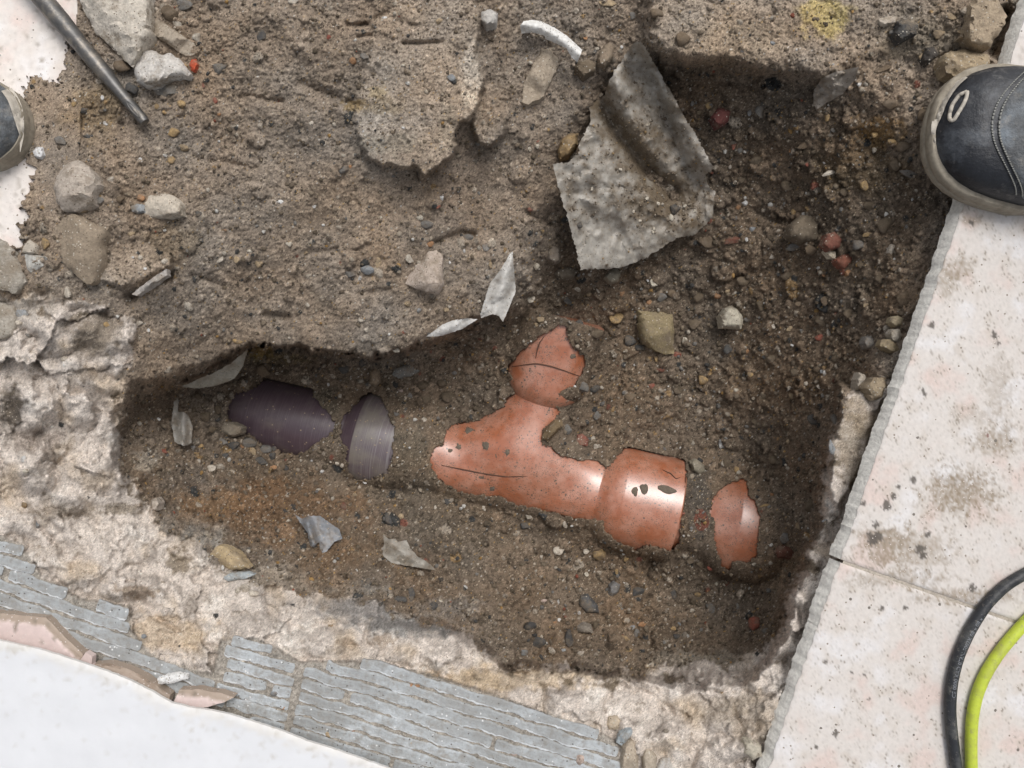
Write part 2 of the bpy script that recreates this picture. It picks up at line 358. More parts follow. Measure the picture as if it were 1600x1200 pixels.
# mound where rock / film lie is left to the objects; pipe run in world space
def pz(px, py, zz): return P(px, py, zz)
AX0 = P(440, 653, -.338); AX1 = P(1150, 818, -.300)
adir = (AX1 - AX0).normalized()
def on_axis(px):                      # distance along the run of the axis point seen at photo column px
    lo, hi = -1., 1.5
    for _ in range(40):
        mid = (lo + hi) / 2; q = AX0 + adir * mid + Vector((0, 0, .058))
        if q.x / (H - q.z) * F + 800 < px: lo = mid
        else: hi = mid
    return lo
BR0 = AX0 + adir * on_axis(806)
BR_END = P(872, 532, -.262)
bdir = (BR_END - BR0).normalized()
PIPES = []       # (origin, dir, [(t, r)...])
def prof(pts): return [(on_axis(p), r) for p, r in pts]
PR_clay = prof([(250,.0545),(534,.0545),(536,.0555),(549,.0640),(556,.0668),(560,.0675),(640,.0675),(641,.066)])
PR_tee = prof([(636,.0545),(700,.055),(938,.055),(943,.057),(948,.061),(956,.0665),(965,.0700),(974,.0722),(976,.0725),(1064,.072),(1066,.0705),(1066.5,.056)])
PR_end = prof([(1030,.0545),(1110,.0545),(1114,.056),(1154,.0740),(1156,.0745),(1215,.0745),(1216,.055)])
blen = (BR_END - BR0).length
PR_br = [(0,.041),(blen*.50,.041),(blen*.585,.042),(blen*.60,.0445),(blen*.655,.0525),(blen*.69,.0545),(blen*.74,.0553),(blen*1.16,.0553),(blen*1.165,.043)]
PIPES = [(AX0, adir, PR_clay[:-2] + [(on_axis(612), .0675), (on_axis(665), .0555), (on_axis(720), .045)]), (AX0, adir, PR_tee), (AX0, adir, PR_end[:-2] + [(on_axis(1210), .0745), (on_axis(1235), .066), (on_axis(1262), .045), (on_axis(1285), .015)]), (BR0, bdir, PR_br)]
def pipe_top(px, py, inf=0., skirt=False):
    zt = np.full(px.shape, -9.)
    for o, d, pr in PIPES:
        t_, r_ = np.array(pr).T
        zz = np.full(px.shape, -.27)
        for _ in range(3):
            x = (px - 800) * (H - zz) / F; y = (600 - py) * (H - zz) / F
            hx, hy = d.x, d.y; hl = math.hypot(hx, hy)
            t = ((x - o.x) * hx + (y - o.y) * hy) / hl
            w = ((x - o.x) * -hy + (y - o.y) * hx) / hl
            ts = t / hl
            r = np.interp(ts, t_, r_, left=0, right=0); r = np.where(r > 0, r + inf, 0)
            inside = np.abs(w) < r
            zz = np.where(inside, o.z + d.z * ts + np.sqrt(np.maximum(r * r - w * w, 0)) / max(hl, .5), -.3)
        if skirt:
            rr = np.interp(ts, t_, r_, left=0, right=0); rr = np.where(rr > 0, .0545 if o is AX0 else .045, 0); rho = np.abs(w) / np.maximum(rr, 1e-4)
            e = ss(0, .03, ts - t_[0]) * ss(0, .03, t_[-1] - ts)
            sk = o.z + d.z * ts + rr * (.55 - .75 * (rho - 1)) - .05 * (1 - e)
            zt = np.maximum(zt, np.where((rr > 0) & (rho < 2.3) & (rho > .8), sk, -9)); continue
        zt = np.maximum(zt, np.where(inside, zz, -9))
    return zt
KB = .078
def body_field(p):
    a_ = np.array(adir); b_ = np.array(bdir)
    q = p - np.array(AX0); t = q @ a_; d1 = np.linalg.norm(q - t[..., None] * a_, axis=-1) - .055
    q2 = p - np.array(BR0); t2 = q2 @ b_; d2 = np.linalg.norm(q2 - t2[..., None] * b_, axis=-1) - .0412
    d2 = np.maximum(d2, -t2 - .01); k = .095 * ss(-.045, .06, t2) + .002
    h = np.clip(k - np.abs(d1 - d2), 0, None) / k
    return np.minimum(d1, d2) - h * h * k * .25
def body_top(px, py):
    zt = np.full(px.shape, -9.); m = (px > 640) & (px < 945) & (py > 590) & (py < 860)
    x, y = px[m], py[m]; r = np.full(x.shape, -9.)
    for zz in np.arange(-.36, -.225, .0015):
        p = np.stack([(x - 800) * (H - zz) / F, (600 - y) * (H - zz) / F, np.full(x.shape, zz)], -1)
        t2 = (p - np.array(BR0)) @ np.array(bdir)
        r = np.where((body_field(p) < 0) & (t2 < PR_br[2][0]), zz, r)
    zt[m] = r; return zt
EXPOSED = [
 [(358,630),(370,616),(395,609),(412,594),(441,587),(470,594),(487,606),(491,623),(510,643),(523,658),(523,669),(510,682),(490,695),(476,705),
  (461,710),(438,707),(427,698),(404,692),(398,681),(381,675),(366,664),(356,649)],
 [(565,622),(557,632),(539,649),(533,666),(535,690),(543,701),(542,718),(548,741),(559,751),(579,748),(605,738),(611,712),(614,684),(615,669),
  (608,655),(604,638),(594,618),(575,614)],
 [(674,712),(680,702),(696,692),(698,671),(711,664),(745,657),(773,645),(788,637),(792,623),(805,613),(807,596),(795,582),(793,570),(810,555),
  (824,541),(841,528),(858,519),(870,509),(884,512),(886,528),(896,545),(911,557),(915,572),(906,589),(899,601),(879,610),(865,616),(865,634),
  (875,644),(862,657),(845,676),(847,695),(865,702),(872,712),(899,719),(930,719),(947,734),(957,722),(968,709),(978,698),(998,700),(1022,705),
  (1050,705),(1071,714),(1073,736),(1069,770),(1059,849),(1052,861),(1015,851),(995,858),(978,853),(957,840),(947,829),(942,811),(899,810),(865,800),
  (838,793),(807,788),(783,776),(745,772),(715,767),(691,752),(675,733)],
 [(1161,748),(1166,751),(1169,774),(1180,784),(1188,811),(1183,845),(1180,869),(1169,876),(1145,876),(1139,890),(1128,883),(1118,845),
  (1118,818),(1111,798),(1115,781),(1121,770),(1139,757)]]
dex = np.full(X.shape, -90.)
for e in EXPOSED: dex = np.maximum(dex, sdist(e, X, Y, 90))
dex_n = dex + fbm(X / 13, Y / 13, 3, 50) * 2.6 + fbm(X / 3.5, Y / 3.5, 2, 55) * 1.3
bt = body_top(X, Y); ptop = np.maximum(pipe_top(X, Y), bt); pcov = np.maximum(pipe_top(X, Y, .003), np.where(bt > -5, bt + .003, -9)); psk = pipe_top(X, Y, 0, True)
hsk = np.clip(.02 - np.abs(z - psk), 0, None) / .02
z = np.where(psk > -5, np.maximum(z, psk) + hsk ** 2 * .005, z)

# ------------------------------------------------------------------ colours (albedo, with the shade of one hole painted in)
def C(*c): return np.array(c, float)
n60 = fbm(X / 90, Y / 90, 4, 60); n20 = fbm(X / 22, Y / 22, 4, 64); n6 = fbm(X / 7, Y / 7, 3, 68)
damp = ss(-50, 40, dpit + 0 * X) * 1.0
damp = np.maximum(damp, .25 * ss(.1, .4, n60))
dry = C(.320, .260, .203); wet = C(.188, .143, .103)
def mixc(a, b, t): return a * (1 - t[..., None]) + b * t[..., None]
colr = mixc(np.broadcast_to(dry, X.shape + (3,)), wet, damp)
def spot(cx, cy, rx, ry, seed=70, k=.5):
    d = np.hypot((X - cx) / rx, (Y - cy) / ry) + fbm(X / (min(rx, ry) * .6), Y / (min(rx, ry) * .6), 4, seed) * .7
    return np.clip(ss(1, .45, d) * k, 0, 1)
for cx, cy, rx, ry, c, k in [(300,838,80,44,(.38,.33,.27),.75),(420,905,100,40,(.36,.315,.26),.65),(560,905,90,34,(.29,.26,.22),.6),(340,770,50,30,(.30,.25,.2),.45),(700,950,60,24,(.25,.235,.215),.5),(240,690,40,50,(.24,.20,.16),.5),(420,800,170,70,(.21,.125,.068),.7),(560,880,120,55,(.19,.125,.075),.6),(330,790,70,40,(.24,.14,.07),.5),
 (1375,205,45,30,(.36,.22,.08),.55),(1340,260,90,60,(.17,.12,.065),.5),(1290,30,48,42,(.46,.37,.16),.85),(150,170,60,60,(.20,.15,.08),.5),
 (555,165,26,14,(.36,.24,.09),.6),(590,145,20,14,(.34,.25,.12),.5),(410,550,26,12,(.30,.20,.06),.7),(600,165,40,20,(.22,.16,.09),.5),
 (1440,60,90,50,(.26,.205,.14),.6),(1150,60,120,40,(.24,.195,.145),.6),(230,720,26,22,(.40,.37,.32),.6),(1060,1030,60,18,(.36,.32,.26),.55),
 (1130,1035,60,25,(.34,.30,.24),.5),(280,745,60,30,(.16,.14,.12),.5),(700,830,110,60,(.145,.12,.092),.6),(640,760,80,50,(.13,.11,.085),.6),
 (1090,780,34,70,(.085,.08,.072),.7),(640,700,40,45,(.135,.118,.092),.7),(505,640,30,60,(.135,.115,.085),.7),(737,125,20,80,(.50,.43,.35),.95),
 (700,200,20,50,(.30,.25,.19),.6),(610,225,60,20,(.25,.22,.17),.5),(905,560,25,20,(.13,.115,.09),.6),(430,560,70,12,(.20,.15,.05),.4),
 (270,380,60,40,(.20,.155,.10),.5),(500,330,60,50,(.28,.23,.18),.45),(720,300,60,90,(.24,.19,.15),.4)]:
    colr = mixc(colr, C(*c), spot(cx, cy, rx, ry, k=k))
hue = fbm(X / 130, Y / 130, 3, 340)
colr = colr * np.stack([1 + .16 * hue, 1 + .02 * hue, 1 - .14 * hue], -1)
colr = mixc(colr, colr * 1.30 + C(.03, .026, .021), smooth_m * .7)
colr = colr * (1 + .30 * n60 + .26 * n20 + .30 * n6)[..., None]
# concrete colours
con = mixc(np.broadcast_to(C(.56, .50, .445), X.shape + (3,)), C(.50, .415, .325), ss(.05, .42, fbm(X / 80, Y / 80, 3, 80)))
con = mixc(con, C(.68, .635, .58), ss(.12, .5, fbm(X / 60, Y / 60, 3, 84)) * .6)
con = mixc(con, C(.45, .40, .355), ss(.10, .5, fbm(X / 55, Y / 55, 3, 88)) * .6)
con = con * (1 + .12 * n20 + .16 * n6)[..., None]
for cx, cy, rx, ry, c, k in [(650,975,120,26,(.25,.245,.235),.85),(560,950,90,26,(.23,.22,.21),.8),(150,520,55,45,(.13,.10,.065),.75),
 (100,800,70,14,(.16,.125,.085),.6),(135,585,24,16,(.17,.13,.09),.7),(190,795,50,12,(.15,.12,.08),.7),(215,925,50,14,(.20,.14,.085),.7),
 (600,1000,28,12,(.20,.14,.085),.6),(280,880,30,22,(.14,.105,.06),.7),(1330,700,30,90,(.27,.215,.15),.7),(1340,640,30,30,(.28,.22,.15),.6),
 (800,1060,200,22,(.46,.35,.22),.6),(250,990,110,40,(.45,.34,.22),.6),(1180,1130,60,60,(.38,.31,.23),.5),(20,640,24,45,(.08,.065,.05),.9),  # last spot paints the shade of the hole at the left edge
 (60,690,50,28,(.20,.16,.13),.6),(1120,1110,60,30,(.34,.28,.21),.5),(40,480,60,25,(.36,.33,.29),.6),(290,760,30,20,(.2,.17,.13),.5)]:
    con = mixc(con, C(*c), spot(cx, cy, rx, ry, 90, k))
dust = ss(.16, .40, fbm(X / 46, Y / 40, 5, 95, .62)) * .7
con = mixc(con, C(.16, .125, .085), np.clip(dust * ss(75, 5, np.abs(dscr)) + dust * .45 + pits * .35, 0, .9))
# adhesive bed under the ridges
ADH = [[(-1500,500),(-300,760),(0,836),(32,850),(66,902),(126,936),(202,946),(204,982),(228,1012),(252,1032),(330,1052),(346,1000),(400,996),(470,1034),
  (540,1033),(600,1036),(700,1062),(800,1096),(900,1130),(960,1156),(975,1200),(1000,1260),(1100,2700),(-1500,2700)]]
dadh = sdist(ADH[0], X, Y, 60) + fbm(X / 10, Y / 10, 3, 100) * 3
adh = ss(-2, 2, dadh)
acol = mixc(np.broadcast_to(C(.29, .265, .23), X.shape + (3,)), C(.38, .345, .30), ss(-.1, .4, n20)) * (1 + .45 * n6)[..., None]
con = mixc(con, acol, adh)
flatz = -.018 + fbm(X / 6, Y / 6, 3, 104) * .0014
z = z * (1 - adh) + flatz * adh
colr = mixc(colr, con, np.clip(ss(-6, 6, dscr + n6 * 8), 0, 1))

# ------------------------------------------------------------------ crumbs and clods pressed into the soil
prot = (scr > .5) | (dex > -2)
def splat(n, rmin, rmax, power, zone, tint_amt, hk=.55):
    global z, colr
    done = 0
    while done < n:
        px = rng.uniform(-30, 1630); py = rng.uniform(-30, 1230)
        j = int(np.searchsorted(GY, py)); i = int(np.searchsorted(GX, px))
        if j >= len(GY) or i >= len(GX): continue
        done += 1
        if rng.random() > zone(pit[j, i], scr[j, i], adh[j, i]) or dex[j, i] > -3: continue
        if max(smooth_m[j, i], smooth_0[j, i]) > .5 and rng.random() < .75: continue
        r = rmin * (rmax / rmin) ** (rng.random() ** power)
        k = int(r / ST) + 2
        ang = rng.uniform(0, np.pi); el = rng.uniform(.62, 1.0)
        sl = (slice(max(j - k, 0), j + k + 1), slice(max(i - k, 0), i + k + 1))
        dx = X[sl] - px; dy = Y[sl] - py
        a = dx * math.cos(ang) + dy * math.sin(ang); b = (-dx * math.sin(ang) + dy * math.cos(ang)) / el
        rho = np.hypot(a, b) / r + rng.uniform(-.0, .12) * np.sin(3 * np.arctan2(b, a) + rng.uniform(0, 6))
        h = hk * r * .0008
        top = z[j, i] - .35 * h + h * np.sqrt(np.clip(1 - rho ** 2, 0, 1)) * 1.25
        up = (rho < 1) & (top > z[sl]) & (top - z[sl] < h * 2.2)
        z[sl] = np.where(up, top, z[sl])
        q = rng.random()
        t = np.clip(1 + rng.normal(0, tint_amt), .5, 1.8)
        c = colr[sl]
        if q < .03: newc = C(.36, .31, .25) * rng.uniform(.7, 1.3)
        elif q < .036: newc = C(.34, .23, .12)
        elif q < .039: newc = C(.21, .09, .065)
        elif q < .06: newc = C(.06, .06, .058)
        else: newc = None
        if newc is None: c[up] = c[up] * t
        else: c[up] = newc * (.85 + .3 * rng.random())
        colr[sl] = c
zsoil = lambda p, s, a: 0 if s > .4 else .35 + .65 * p
zall = lambda p, s, a: (0 if a > .4 else .12) if s > .4 else .55 + .45 * p
splat(900, 9, 22, 1.4, lambda p, s, a: 0 if s > .4 else .15 + .7 * p, .10, .42)
splat(9000, 4, 10, 1.6, zsoil, .16)
splat(26000, 2.2, 5, 1.3, zall, .22, .62)
# grains
zg = (1 - scr * .8)
z += fbm(X / 5, Y / 5, 2, 110) * .0018 * zg + rng.normal(0, .00050, X.shape) * (.5 + .5 * zg)
g = rng.random(X.shape); soilm = scr < .5
for lo, hi, c in [(0, .016, (.44, .37, .28)), (.016, .024, (.30, .25, .19)), (.024, .045, (.06, .05, .04)), (.045, .049, (.42, .27, .10)), (.049, .052, (.62, .60, .55))]:
    m = (g >= lo) & (g < hi) & soilm; colr[m] = C(*c)
colr *= (1 + rng.normal(0, .17, X.shape))[..., None]
colr = np.clip(colr, .012, .85)

# pipes: soil lies over them except where they are bared
on = ptop > -5
cover = (pcov > -5) & (dex_n <= 0)
lift = .0002 + np.clip(-dex_n, 0, 14) * .0003
z = np.where(cover, np.maximum(z, pcov + lift + fbm(X / 6, Y / 6, 2, 120) * .0008 + .0006), z)
inside = dex_n > 0
z = np.where(inside & on, np.minimum(z, ptop - .012), z)
# left tile: same
LT = [(-600,-260),(128,-260),(124,10),(110,420),(-600,420)]
LTX = [(-600,-260),(127,-260),(122,10),(112,52),(102,85),(92,128),(60,118),(40,126),(43,190),(40,255),(53,265),(48,295),(28,312),(41,340),(30,352),
       (34,398),(10,380),(-600,350)]
dl = sdist(LT, X, Y, 60); dlx = sdist(LTX, X, Y, 60) + fbm(X / 16, Y / 16, 4, 130, .65) * 17 + fbm(X / 4, Y / 4, 2, 135) * 3
z = np.where((dl > -8), np.maximum(z, .0032 + n6 * .0006), z)
z = np.where((dl > 3) & (dlx > 0), -.012, z)
# keep clear of the right tiles and the board
EDGE = [(1632,-30),(1586,100),(1514,300),(1460,450),(1405,600),(1350,750),(1298,900),(1245,1050),(1201,1200),(1165,1300)]
ex = np.interp(Y, [p[1] for p in EDGE], [p[0] for p in EDGE])
ex = np.where(Y < -30, 1632 - (Y + 30) * .357, np.where(Y > 1300, 1165 - (Y - 1300) * .357, ex))
z = np.where(X > ex - 14, np.minimum(z, -.021), z)
z = np.where((X > ex + 14), np.minimum(z, -.04), z)

Vx = (X - 800) * (H - z) / F; Vy = (600 - Y) * (H - z) / F
V = np.stack([Vx, Vy, z], -1).reshape(-1, 3)
ny, nx = X.shape
idx = np.arange(ny * nx).reshape(ny, nx)
Q = np.stack([idx[1:, :-1], idx[1:, 1:], idx[:-1, 1:], idx[:-1, :-1]], -1).reshape(-1, 4)
fm = (dscr[:-1, :-1] > 0).ravel()
CC = colr.reshape(-1, 3)
def submesh(name, mask, mat):
    q = Q[mask]; u, inv = np.unique(q, return_inverse=True)
    return mesh_obj(name, V[u], inv.reshape(-1, 4), mat, cols=CC[u])
tag(submesh('soil', ~fm, M_ground), 'brown crumbly soil of the dug pit and its banks', kind='structure')
tag(submesh('concrete_bed', fm, M_mortar), 'broken pale mortar and concrete rim around the pit', kind='structure')
def ZT(px, py): return float(bil(z, GX, GY, np.array([px]), np.array([py]))[0])
def ZTa(px, py): return bil(z, GX, GY, px, py)
zs_c = bil(z, GX, GY, CXX, CYY)

# ------------------------------------------------------------------ outline patches (rubble, film, shards, board)
def resample(poly, step, jit=0., seed=0):
    r = np.random.default_rng(seed); p = np.asarray(poly, float); out = []
    for i in range(len(p)):
        a = p[i]; b = p[(i + 1) % len(p)]; L_ = np.hypot(*(b - a)); n = max(1, int(round(L_ / step)))
        for k in range(n):
            q = a + (b - a) * k / n
            if jit: q = q + r.normal(0, jit, 2)
            out.append(q)
    return np.array(out)
def patch(poly, step, jit=0., seed=0, inner=None):
    o = resample(poly, step, jit, seed); n = len(o); inner = inner or step
    r = np.random.default_rng(seed + 1)
    xs = np.arange(o[:, 0].min(), o[:, 0].max(), inner); ys = np.arange(o[:, 1].min(), o[:, 1].max(), inner)
    gx, gy = np.meshgrid(xs, ys); gx = gx + r.uniform(-.3, .3, gx.shape) * inner; gy = gy + r.uniform(-.3, .3, gx.shape) * inner
    d = sdist(o, gx, gy, 50); m = d > inner * .55
    pts = [Vector((a, -b)) for a, b in o] + [Vector((a, -b)) for a, b in zip(gx[m], gy[m])]
    vo, eo, fo, _, _, _ = delaunay_2d_cdt(pts, [], [list(range(n))], 1, 1e-5)
    pv = np.array([(v.x, -v.y) for v in vo]); tr = [tuple(f) for f in fo]
    cnt = {}
    for f in tr:
        for k in range(3):
            e = (f[k], f[(k + 1) % 3]); key = (min(e), max(e)); cnt.setdefault(key, []).append(e)
    bd = [v[0] for v in cnt.values() if len(v) == 1]
    # make triangles face up (in pixel space y is flipped, so +z faces are counter-clockwise in (x,-y))
    fixed = []
    for f in tr:
        a, b, c = (pv[i] for i in f)
        s = (b[0] - a[0]) * -(c[1] - a[1]) + (b[1] - a[1]) * (c[0] - a[0])
        fixed.append(f if s > 0 else (f[0], f[2], f[1]))
    return pv, fixed, bd, sdist(o, pv[:, 0], pv[:, 1], 400)
def solid(name, pv, tr, bd, ztop, zbot, mat, parent=None, cols=None, smooth=True, origin=True):
    n = len(pv)
    top = np.array([P(a, b, c) for (a, b), c in zip(pv, ztop)])
    bot = np.array([P(a, b, c) for (a, b), c in zip(pv, zbot)]); bot[:, :2] = top[:, :2]
    faces = [tuple(f) for f in tr] + [tuple(n + i for i in f[::-1]) for f in tr]
    bset = set(bd)
    for f in tr:
        for k in range(3):
            e = (f[k], f[(k + 1) % 3])
            if e in bset or (e[1], e[0]) in bset: faces.append((e[1], e[0], n + e[0], n + e[1]))
    verts = np.vstack([top, bot]); c0 = verts.mean(0) if origin else np.zeros(3)
    if cols is not None: cols = np.vstack([cols, cols])
    o = mesh_obj(name, verts - c0, faces, mat, parent, cols, smooth)
    o.location = c0
    if smooth:
        o.data.set_sharp_from_angle(angle=math.radians(42))
    return o

COL = dict(pale=(.47,.42,.35), white=(.60,.59,.57), tan=(.34,.26,.165), ochre=(.36,.25,.125), orange=(.36,.20,.105), red=(.24,.085,.06),
           redbrown=(.17,.075,.052), dark=(.075,.073,.07), grey=(.19,.18,.165), bluegrey=(.26,.27,.275), brown=(.145,.108,.073), cream=(.56,.51,.42),
           clod=(.12,.093,.064), pink=(.47,.37,.32))
def chunk(name, poly, colour, hpx, label, cat='stone', group=None, tilt=(0, 0), seed=0, lift=0., rough=1., facets=5, mat=None, base=None):
    """a broken stone traced from its outline: bevelled top with facets, noise and a full-depth body"""
    r = np.random.default_rng(seed + 77)
    area = abs(sum(a[0] * b[1] - b[0] * a[1] for a, b in zip(poly, poly[1:] + poly[:1]))) / 2
    step = max(2.2, min(5, math.sqrt(area) / 12))
    pv, tr, bd, d = patch(poly, step, step * .16, seed)
    c = pv.mean(0); zc = base if base is not None else float(np.percentile(ZTa(np.array([p[0] for p in poly] + [c[0]]), np.array([p[1] for p in poly] + [c[1]])), 60))
    s = scl(zc); R = d.max()
    h = np.full(len(pv), hpx * 1.0)
    h = np.minimum(h, hpx * (.40 + .75 * np.sqrt(np.clip(d / (R * .55), 0, 1))))
    for _ in range(facets):
        a = r.uniform(0, 6.28); off = r.uniform(.1, .75) * R; sl = r.uniform(.25, .9)
        u = (pv[:, 0] - c[0]) * math.cos(a) + (pv[:, 1] - c[1]) * math.sin(a)
        h = np.minimum(h, hpx * 1.05 - np.maximum(u - off, 0) * sl)
    h = np.maximum(h, hpx * .22)
    h += rough * hpx * (.16 * fbm(pv[:, 0] / 14 + seed, pv[:, 1] / 14, 3, 140) + .07 * fbm(pv[:, 0] / 4, pv[:, 1] / 4 + seed, 2, 144))
    h += (pv[:, 0] - c[0]) * tilt[0] + (pv[:, 1] - c[1]) * tilt[1]
    ztop = zc + lift + h * s
    zbot = np.full(len(pv), zc + lift - hpx * s * .6 - .002)
    zbot = np.minimum(zbot, ztop - .002)
    o = solid(name, pv, tr, bd, ztop, zbot, mat or M_rubble)
    k = COL[colour] if isinstance(colour, str) else colour
    o.color = (*k, 1)
    return tag(o, label, cat, group)

RUB = 'broken rubble lying around the pit'
chunk('concrete_chunk',[(118,-40),(236,-40),(234,2),(236,55),(222,80),(208,105),(196,95),(166,66),(148,50),(124,0)],(.55,.50,.43),34,'large pale concrete chunk with a pointed tip at the top, right of the steel bit','rubble',RUB,(.05,-.05),1)
chunk('concrete_chunk',[(234,34),(246,30),(305,68),(303,86),(290,88),(262,68),(240,54)],(.40,.34,.27),20,'flat brownish concrete sliver leaning between two pale chunks, near the red brick crumb','rubble',RUB,(.1,-.15),2)
chunk('concrete_chunk',[(208,108),(220,80),(240,78),(252,86),(266,82),(280,92),(298,116),(288,122),(270,124),(244,136),(232,138),(214,128)],(.56,.53,.49),30,'whitish angular concrete chunk beside the small red brick crumb','rubble',RUB,(0,0),3)
chunk('stone',[(236,138),(250,132),(272,130),(288,138),(286,146),(262,150),(246,148)],'grey',8,'flat dark grey stone just under the whitish angular chunk','stone',None,(0,0),4)
chunk('rock',[(84,290),(88,275),(100,260),(112,252),(124,250),(140,260),(152,275),(157,290),(150,303),(146,320),(122,330),(98,330),(88,314)],(.42,.365,.31),34,'rounded pale pinkish rock at the left, right of the left boot','rock',None,(0,.05),5)
chunk('rock',[(226,320),(232,306),(252,302),(270,305),(285,318),(285,336),(268,338),(250,341),(226,338)],(.52,.46,.38),22,'small blocky pale stone touching a blue-grey flake','rock',None,(0,0),6)
chunk('slate_flake',[(204,323),(214,318),(226,320),(228,332),(216,334),(206,330)],'bluegrey',9,'blue-grey slate flake tucked beside the small blocky pale stone','flake',None,(0,0),7)
chunk('flat_rock',[(86,362),(98,340),(112,333),(128,338),(150,352),(170,356),(160,380),(156,420),(146,440),(136,446),(120,432),(98,410)],(.29,.235,.175),20,'large flat soil-dusted slab of rock below the rounded pale rock','rock',None,(0,-.05),8)
chunk('tile_shard',[(-40,360),(4,374),(24,394),(41,440),(24,458),(0,452),(-40,446)],(.33,.30,.255),9,'smooth grey-beige shard at the left edge, the upper of two','shard','smooth shards at the left edge',(0,0),9,.004,.15,0)
chunk('tile_shard',[(-40,470),(4,474),(22,480),(26,496),(20,524),(0,530),(-40,526)],(.37,.335,.285),9,'smooth grey-beige shard at the left edge, the lower of two','shard','smooth shards at the left edge',(0,0),10,.002,.15,0)
chunk('stone',[(37,384),(46,374),(60,384),(58,397),(46,398),(34,394)],'pale',11,'small pale angular stone just above the pale splinter at the left shards','stone',None,(0,0),11)
chunk('stone_sliver',[(38,397),(56,398),(74,402),(70,414),(48,426),(42,420)],(.42,.41,.38),7,'pale grey stone splinter beside the upper smooth shard','stone',None,(0,0),12)
chunk('stone_sliver',[(205,460),(222,446),(244,430),(260,420),(261,430),(240,444),(214,462)],(.38,.35,.32),13,'thin pale grey stone sliver jutting out of the dry bank over a dark gap','stone',None,(0,0),13,.004,base=-.004)
chunk('rock',[(626,440),(640,428),(656,410),(668,394),(682,390),(692,397),(690,420),(692,444),(682,458),(664,456),(642,448)],(.45,.375,.315),20,'triangular pinkish stone lying on the dry bank above the pipes','rock',None,(.1,0),14)
chunk('flat_rock',[(816,160),(818,130),(832,100),(848,74),(860,76),(873,94),(868,112),(858,130),(848,150),(826,163)],(.40,.335,.26),20,'long pale-edged flat stone just below the white curled strip','rock',None,(-.1,.05),15)
chunk('rock',[(934,100),(934,85),(944,70),(954,68),(960,76),(957,92),(946,105)],(.26,.205,.15),18,'upright tan stone between the white strip and the crumpled sheet','rock',None,(0,0),16)
chunk('soil_clod',[(897,108),(904,96),(918,92),(932,98),(930,112),(912,121)],(.15,.118,.083),18,'rounded brown clod right below the tip of the white strip','clod',None,(0,0),17)
chunk('rock',[(872,235),(876,218),(888,208),(904,208),(902,226),(890,243),(876,248)],(.30,.21,.11),20,'ochre-brown stone against the left edge of the crumpled sheet','rock',None,(0,0),18)
chunk('brick_fragment',[(1111,182),(1124,166),(1142,174),(1138,190),(1120,199)],(.16,.062,.055),15,'dark red brick fragment to the right of the crumpled sheet','brick piece',None,(0,0),19)
chunk('rock',[(1502,56),(1508,38),(1514,8),(1530,-8),(1558,-6),(1573,26),(1566,48),(1553,62),(1548,74),(1526,77),(1514,70)],(.37,.295,.21),36,'big rounded tan rock at the top right corner above the boot','rock',None,(0,0),20,0,1.4)
chunk('rock',[(1468,98),(1478,82),(1506,76),(1546,86),(1548,100),(1532,114),(1496,124),(1476,118)],(.38,.30,.20),26,'flat-topped tan rock right above the toe of the right boot','rock',None,(0,0),21,0,1.2)
chunk('coal_lump',[(1398,52),(1402,34),(1414,29),(1434,38),(1432,54),(1408,64)],'dark',19,'dark grey lump beside the pale flake at the top right','stone',None,(0,0),22)
chunk('stone_flake',[(1373,30),(1386,25),(1401,25),(1399,34),(1384,41),(1377,38)],(.47,.41,.34),6,'pale flat flake touching the dark grey lump at the top','flake',None,(0,0),23)
chunk('coal_lump',[(1442,92),(1448,74),(1464,72),(1466,86),(1452,100)],(.07,.062,.055),12,'blackish lump half sunk in soil left of the flat-topped tan rock','stone',None,(0,0),24)
chunk('rock',[(994,484),(1012,482),(1052,492),(1053,520),(1052,552),(1040,554),(1018,545),(1003,532),(998,512)],(.29,.235,.14),26,'mustard-brown angular stone in the middle of the pit, corner pointing down','rock',None,(.05,-.1),25)
chunk('rock',[(1125,494),(1132,482),(1144,477),(1158,488),(1162,500),(1158,513),(1128,512)],(.50,.46,.37),20,'cream pitted stone standing alone on the dark soil right of the mustard-brown stone','rock',None,(0,0),26)
chunk('soil_clod',[(1230,368),(1236,352),(1252,336),(1272,336),(1281,348),(1278,374),(1252,378)],(.16,.13,.095),20,'biggest grey-brown clod on the right slope, left of the red-brown stones','clod',None,(0,0),27)
chunk('brick_fragment',[(1285,382),(1290,366),(1304,362),(1316,374),(1312,386),(1296,392)],(.20,.085,.062),13,'upper of two red-brown stones on the right slope, above the cream chip','brick piece',None,(0,0),28)
chunk('brick_fragment',[(1304,406),(1318,398),(1334,396),(1330,410),(1318,422),(1308,414)],(.21,.088,.06),12,'lower wedge-shaped red-brown stone on the right slope, below the cream chip','brick piece',None,(0,0),29)
chunk('stone_flake',[(1287,392),(1294,388),(1306,394),(1306,404),(1296,404)],(.55,.49,.38),8,'cream chip wedged between the two red-brown stones','flake',None,(0,0),30)
chunk('rock',[(328,866),(338,853),(350,854),(372,864),(391,888),(376,892),(352,890),(334,878)],(.43,.335,.205),14,'sandy yellow flat stone on the lower left slope of the pit','rock',None,(0,0),31,0,.6)
chunk('rock',[(344,668),(350,660),(364,660),(380,668),(378,678),(362,684),(346,676)],(.27,.235,.185),16,'grey-tan stone lying against the left end of the purple pipe','rock',None,(0,0),32)
chunk('wood_piece',[(846,684),(852,670),(866,656),(878,656),(880,664),(868,678),(856,690)],(.17,.125,.075),16,'soil-caked splintered lump lying on the orange pipe junction','wood',None,(0,0),33,.002)
chunk('rock',[(1078,722),(1088,717),(1100,726),(1102,738),(1094,742),(1082,736)],(.29,.26,.20),14,'oval grey-tan stone at the upper right corner of the orange socket','rock',None,(0,0),34)
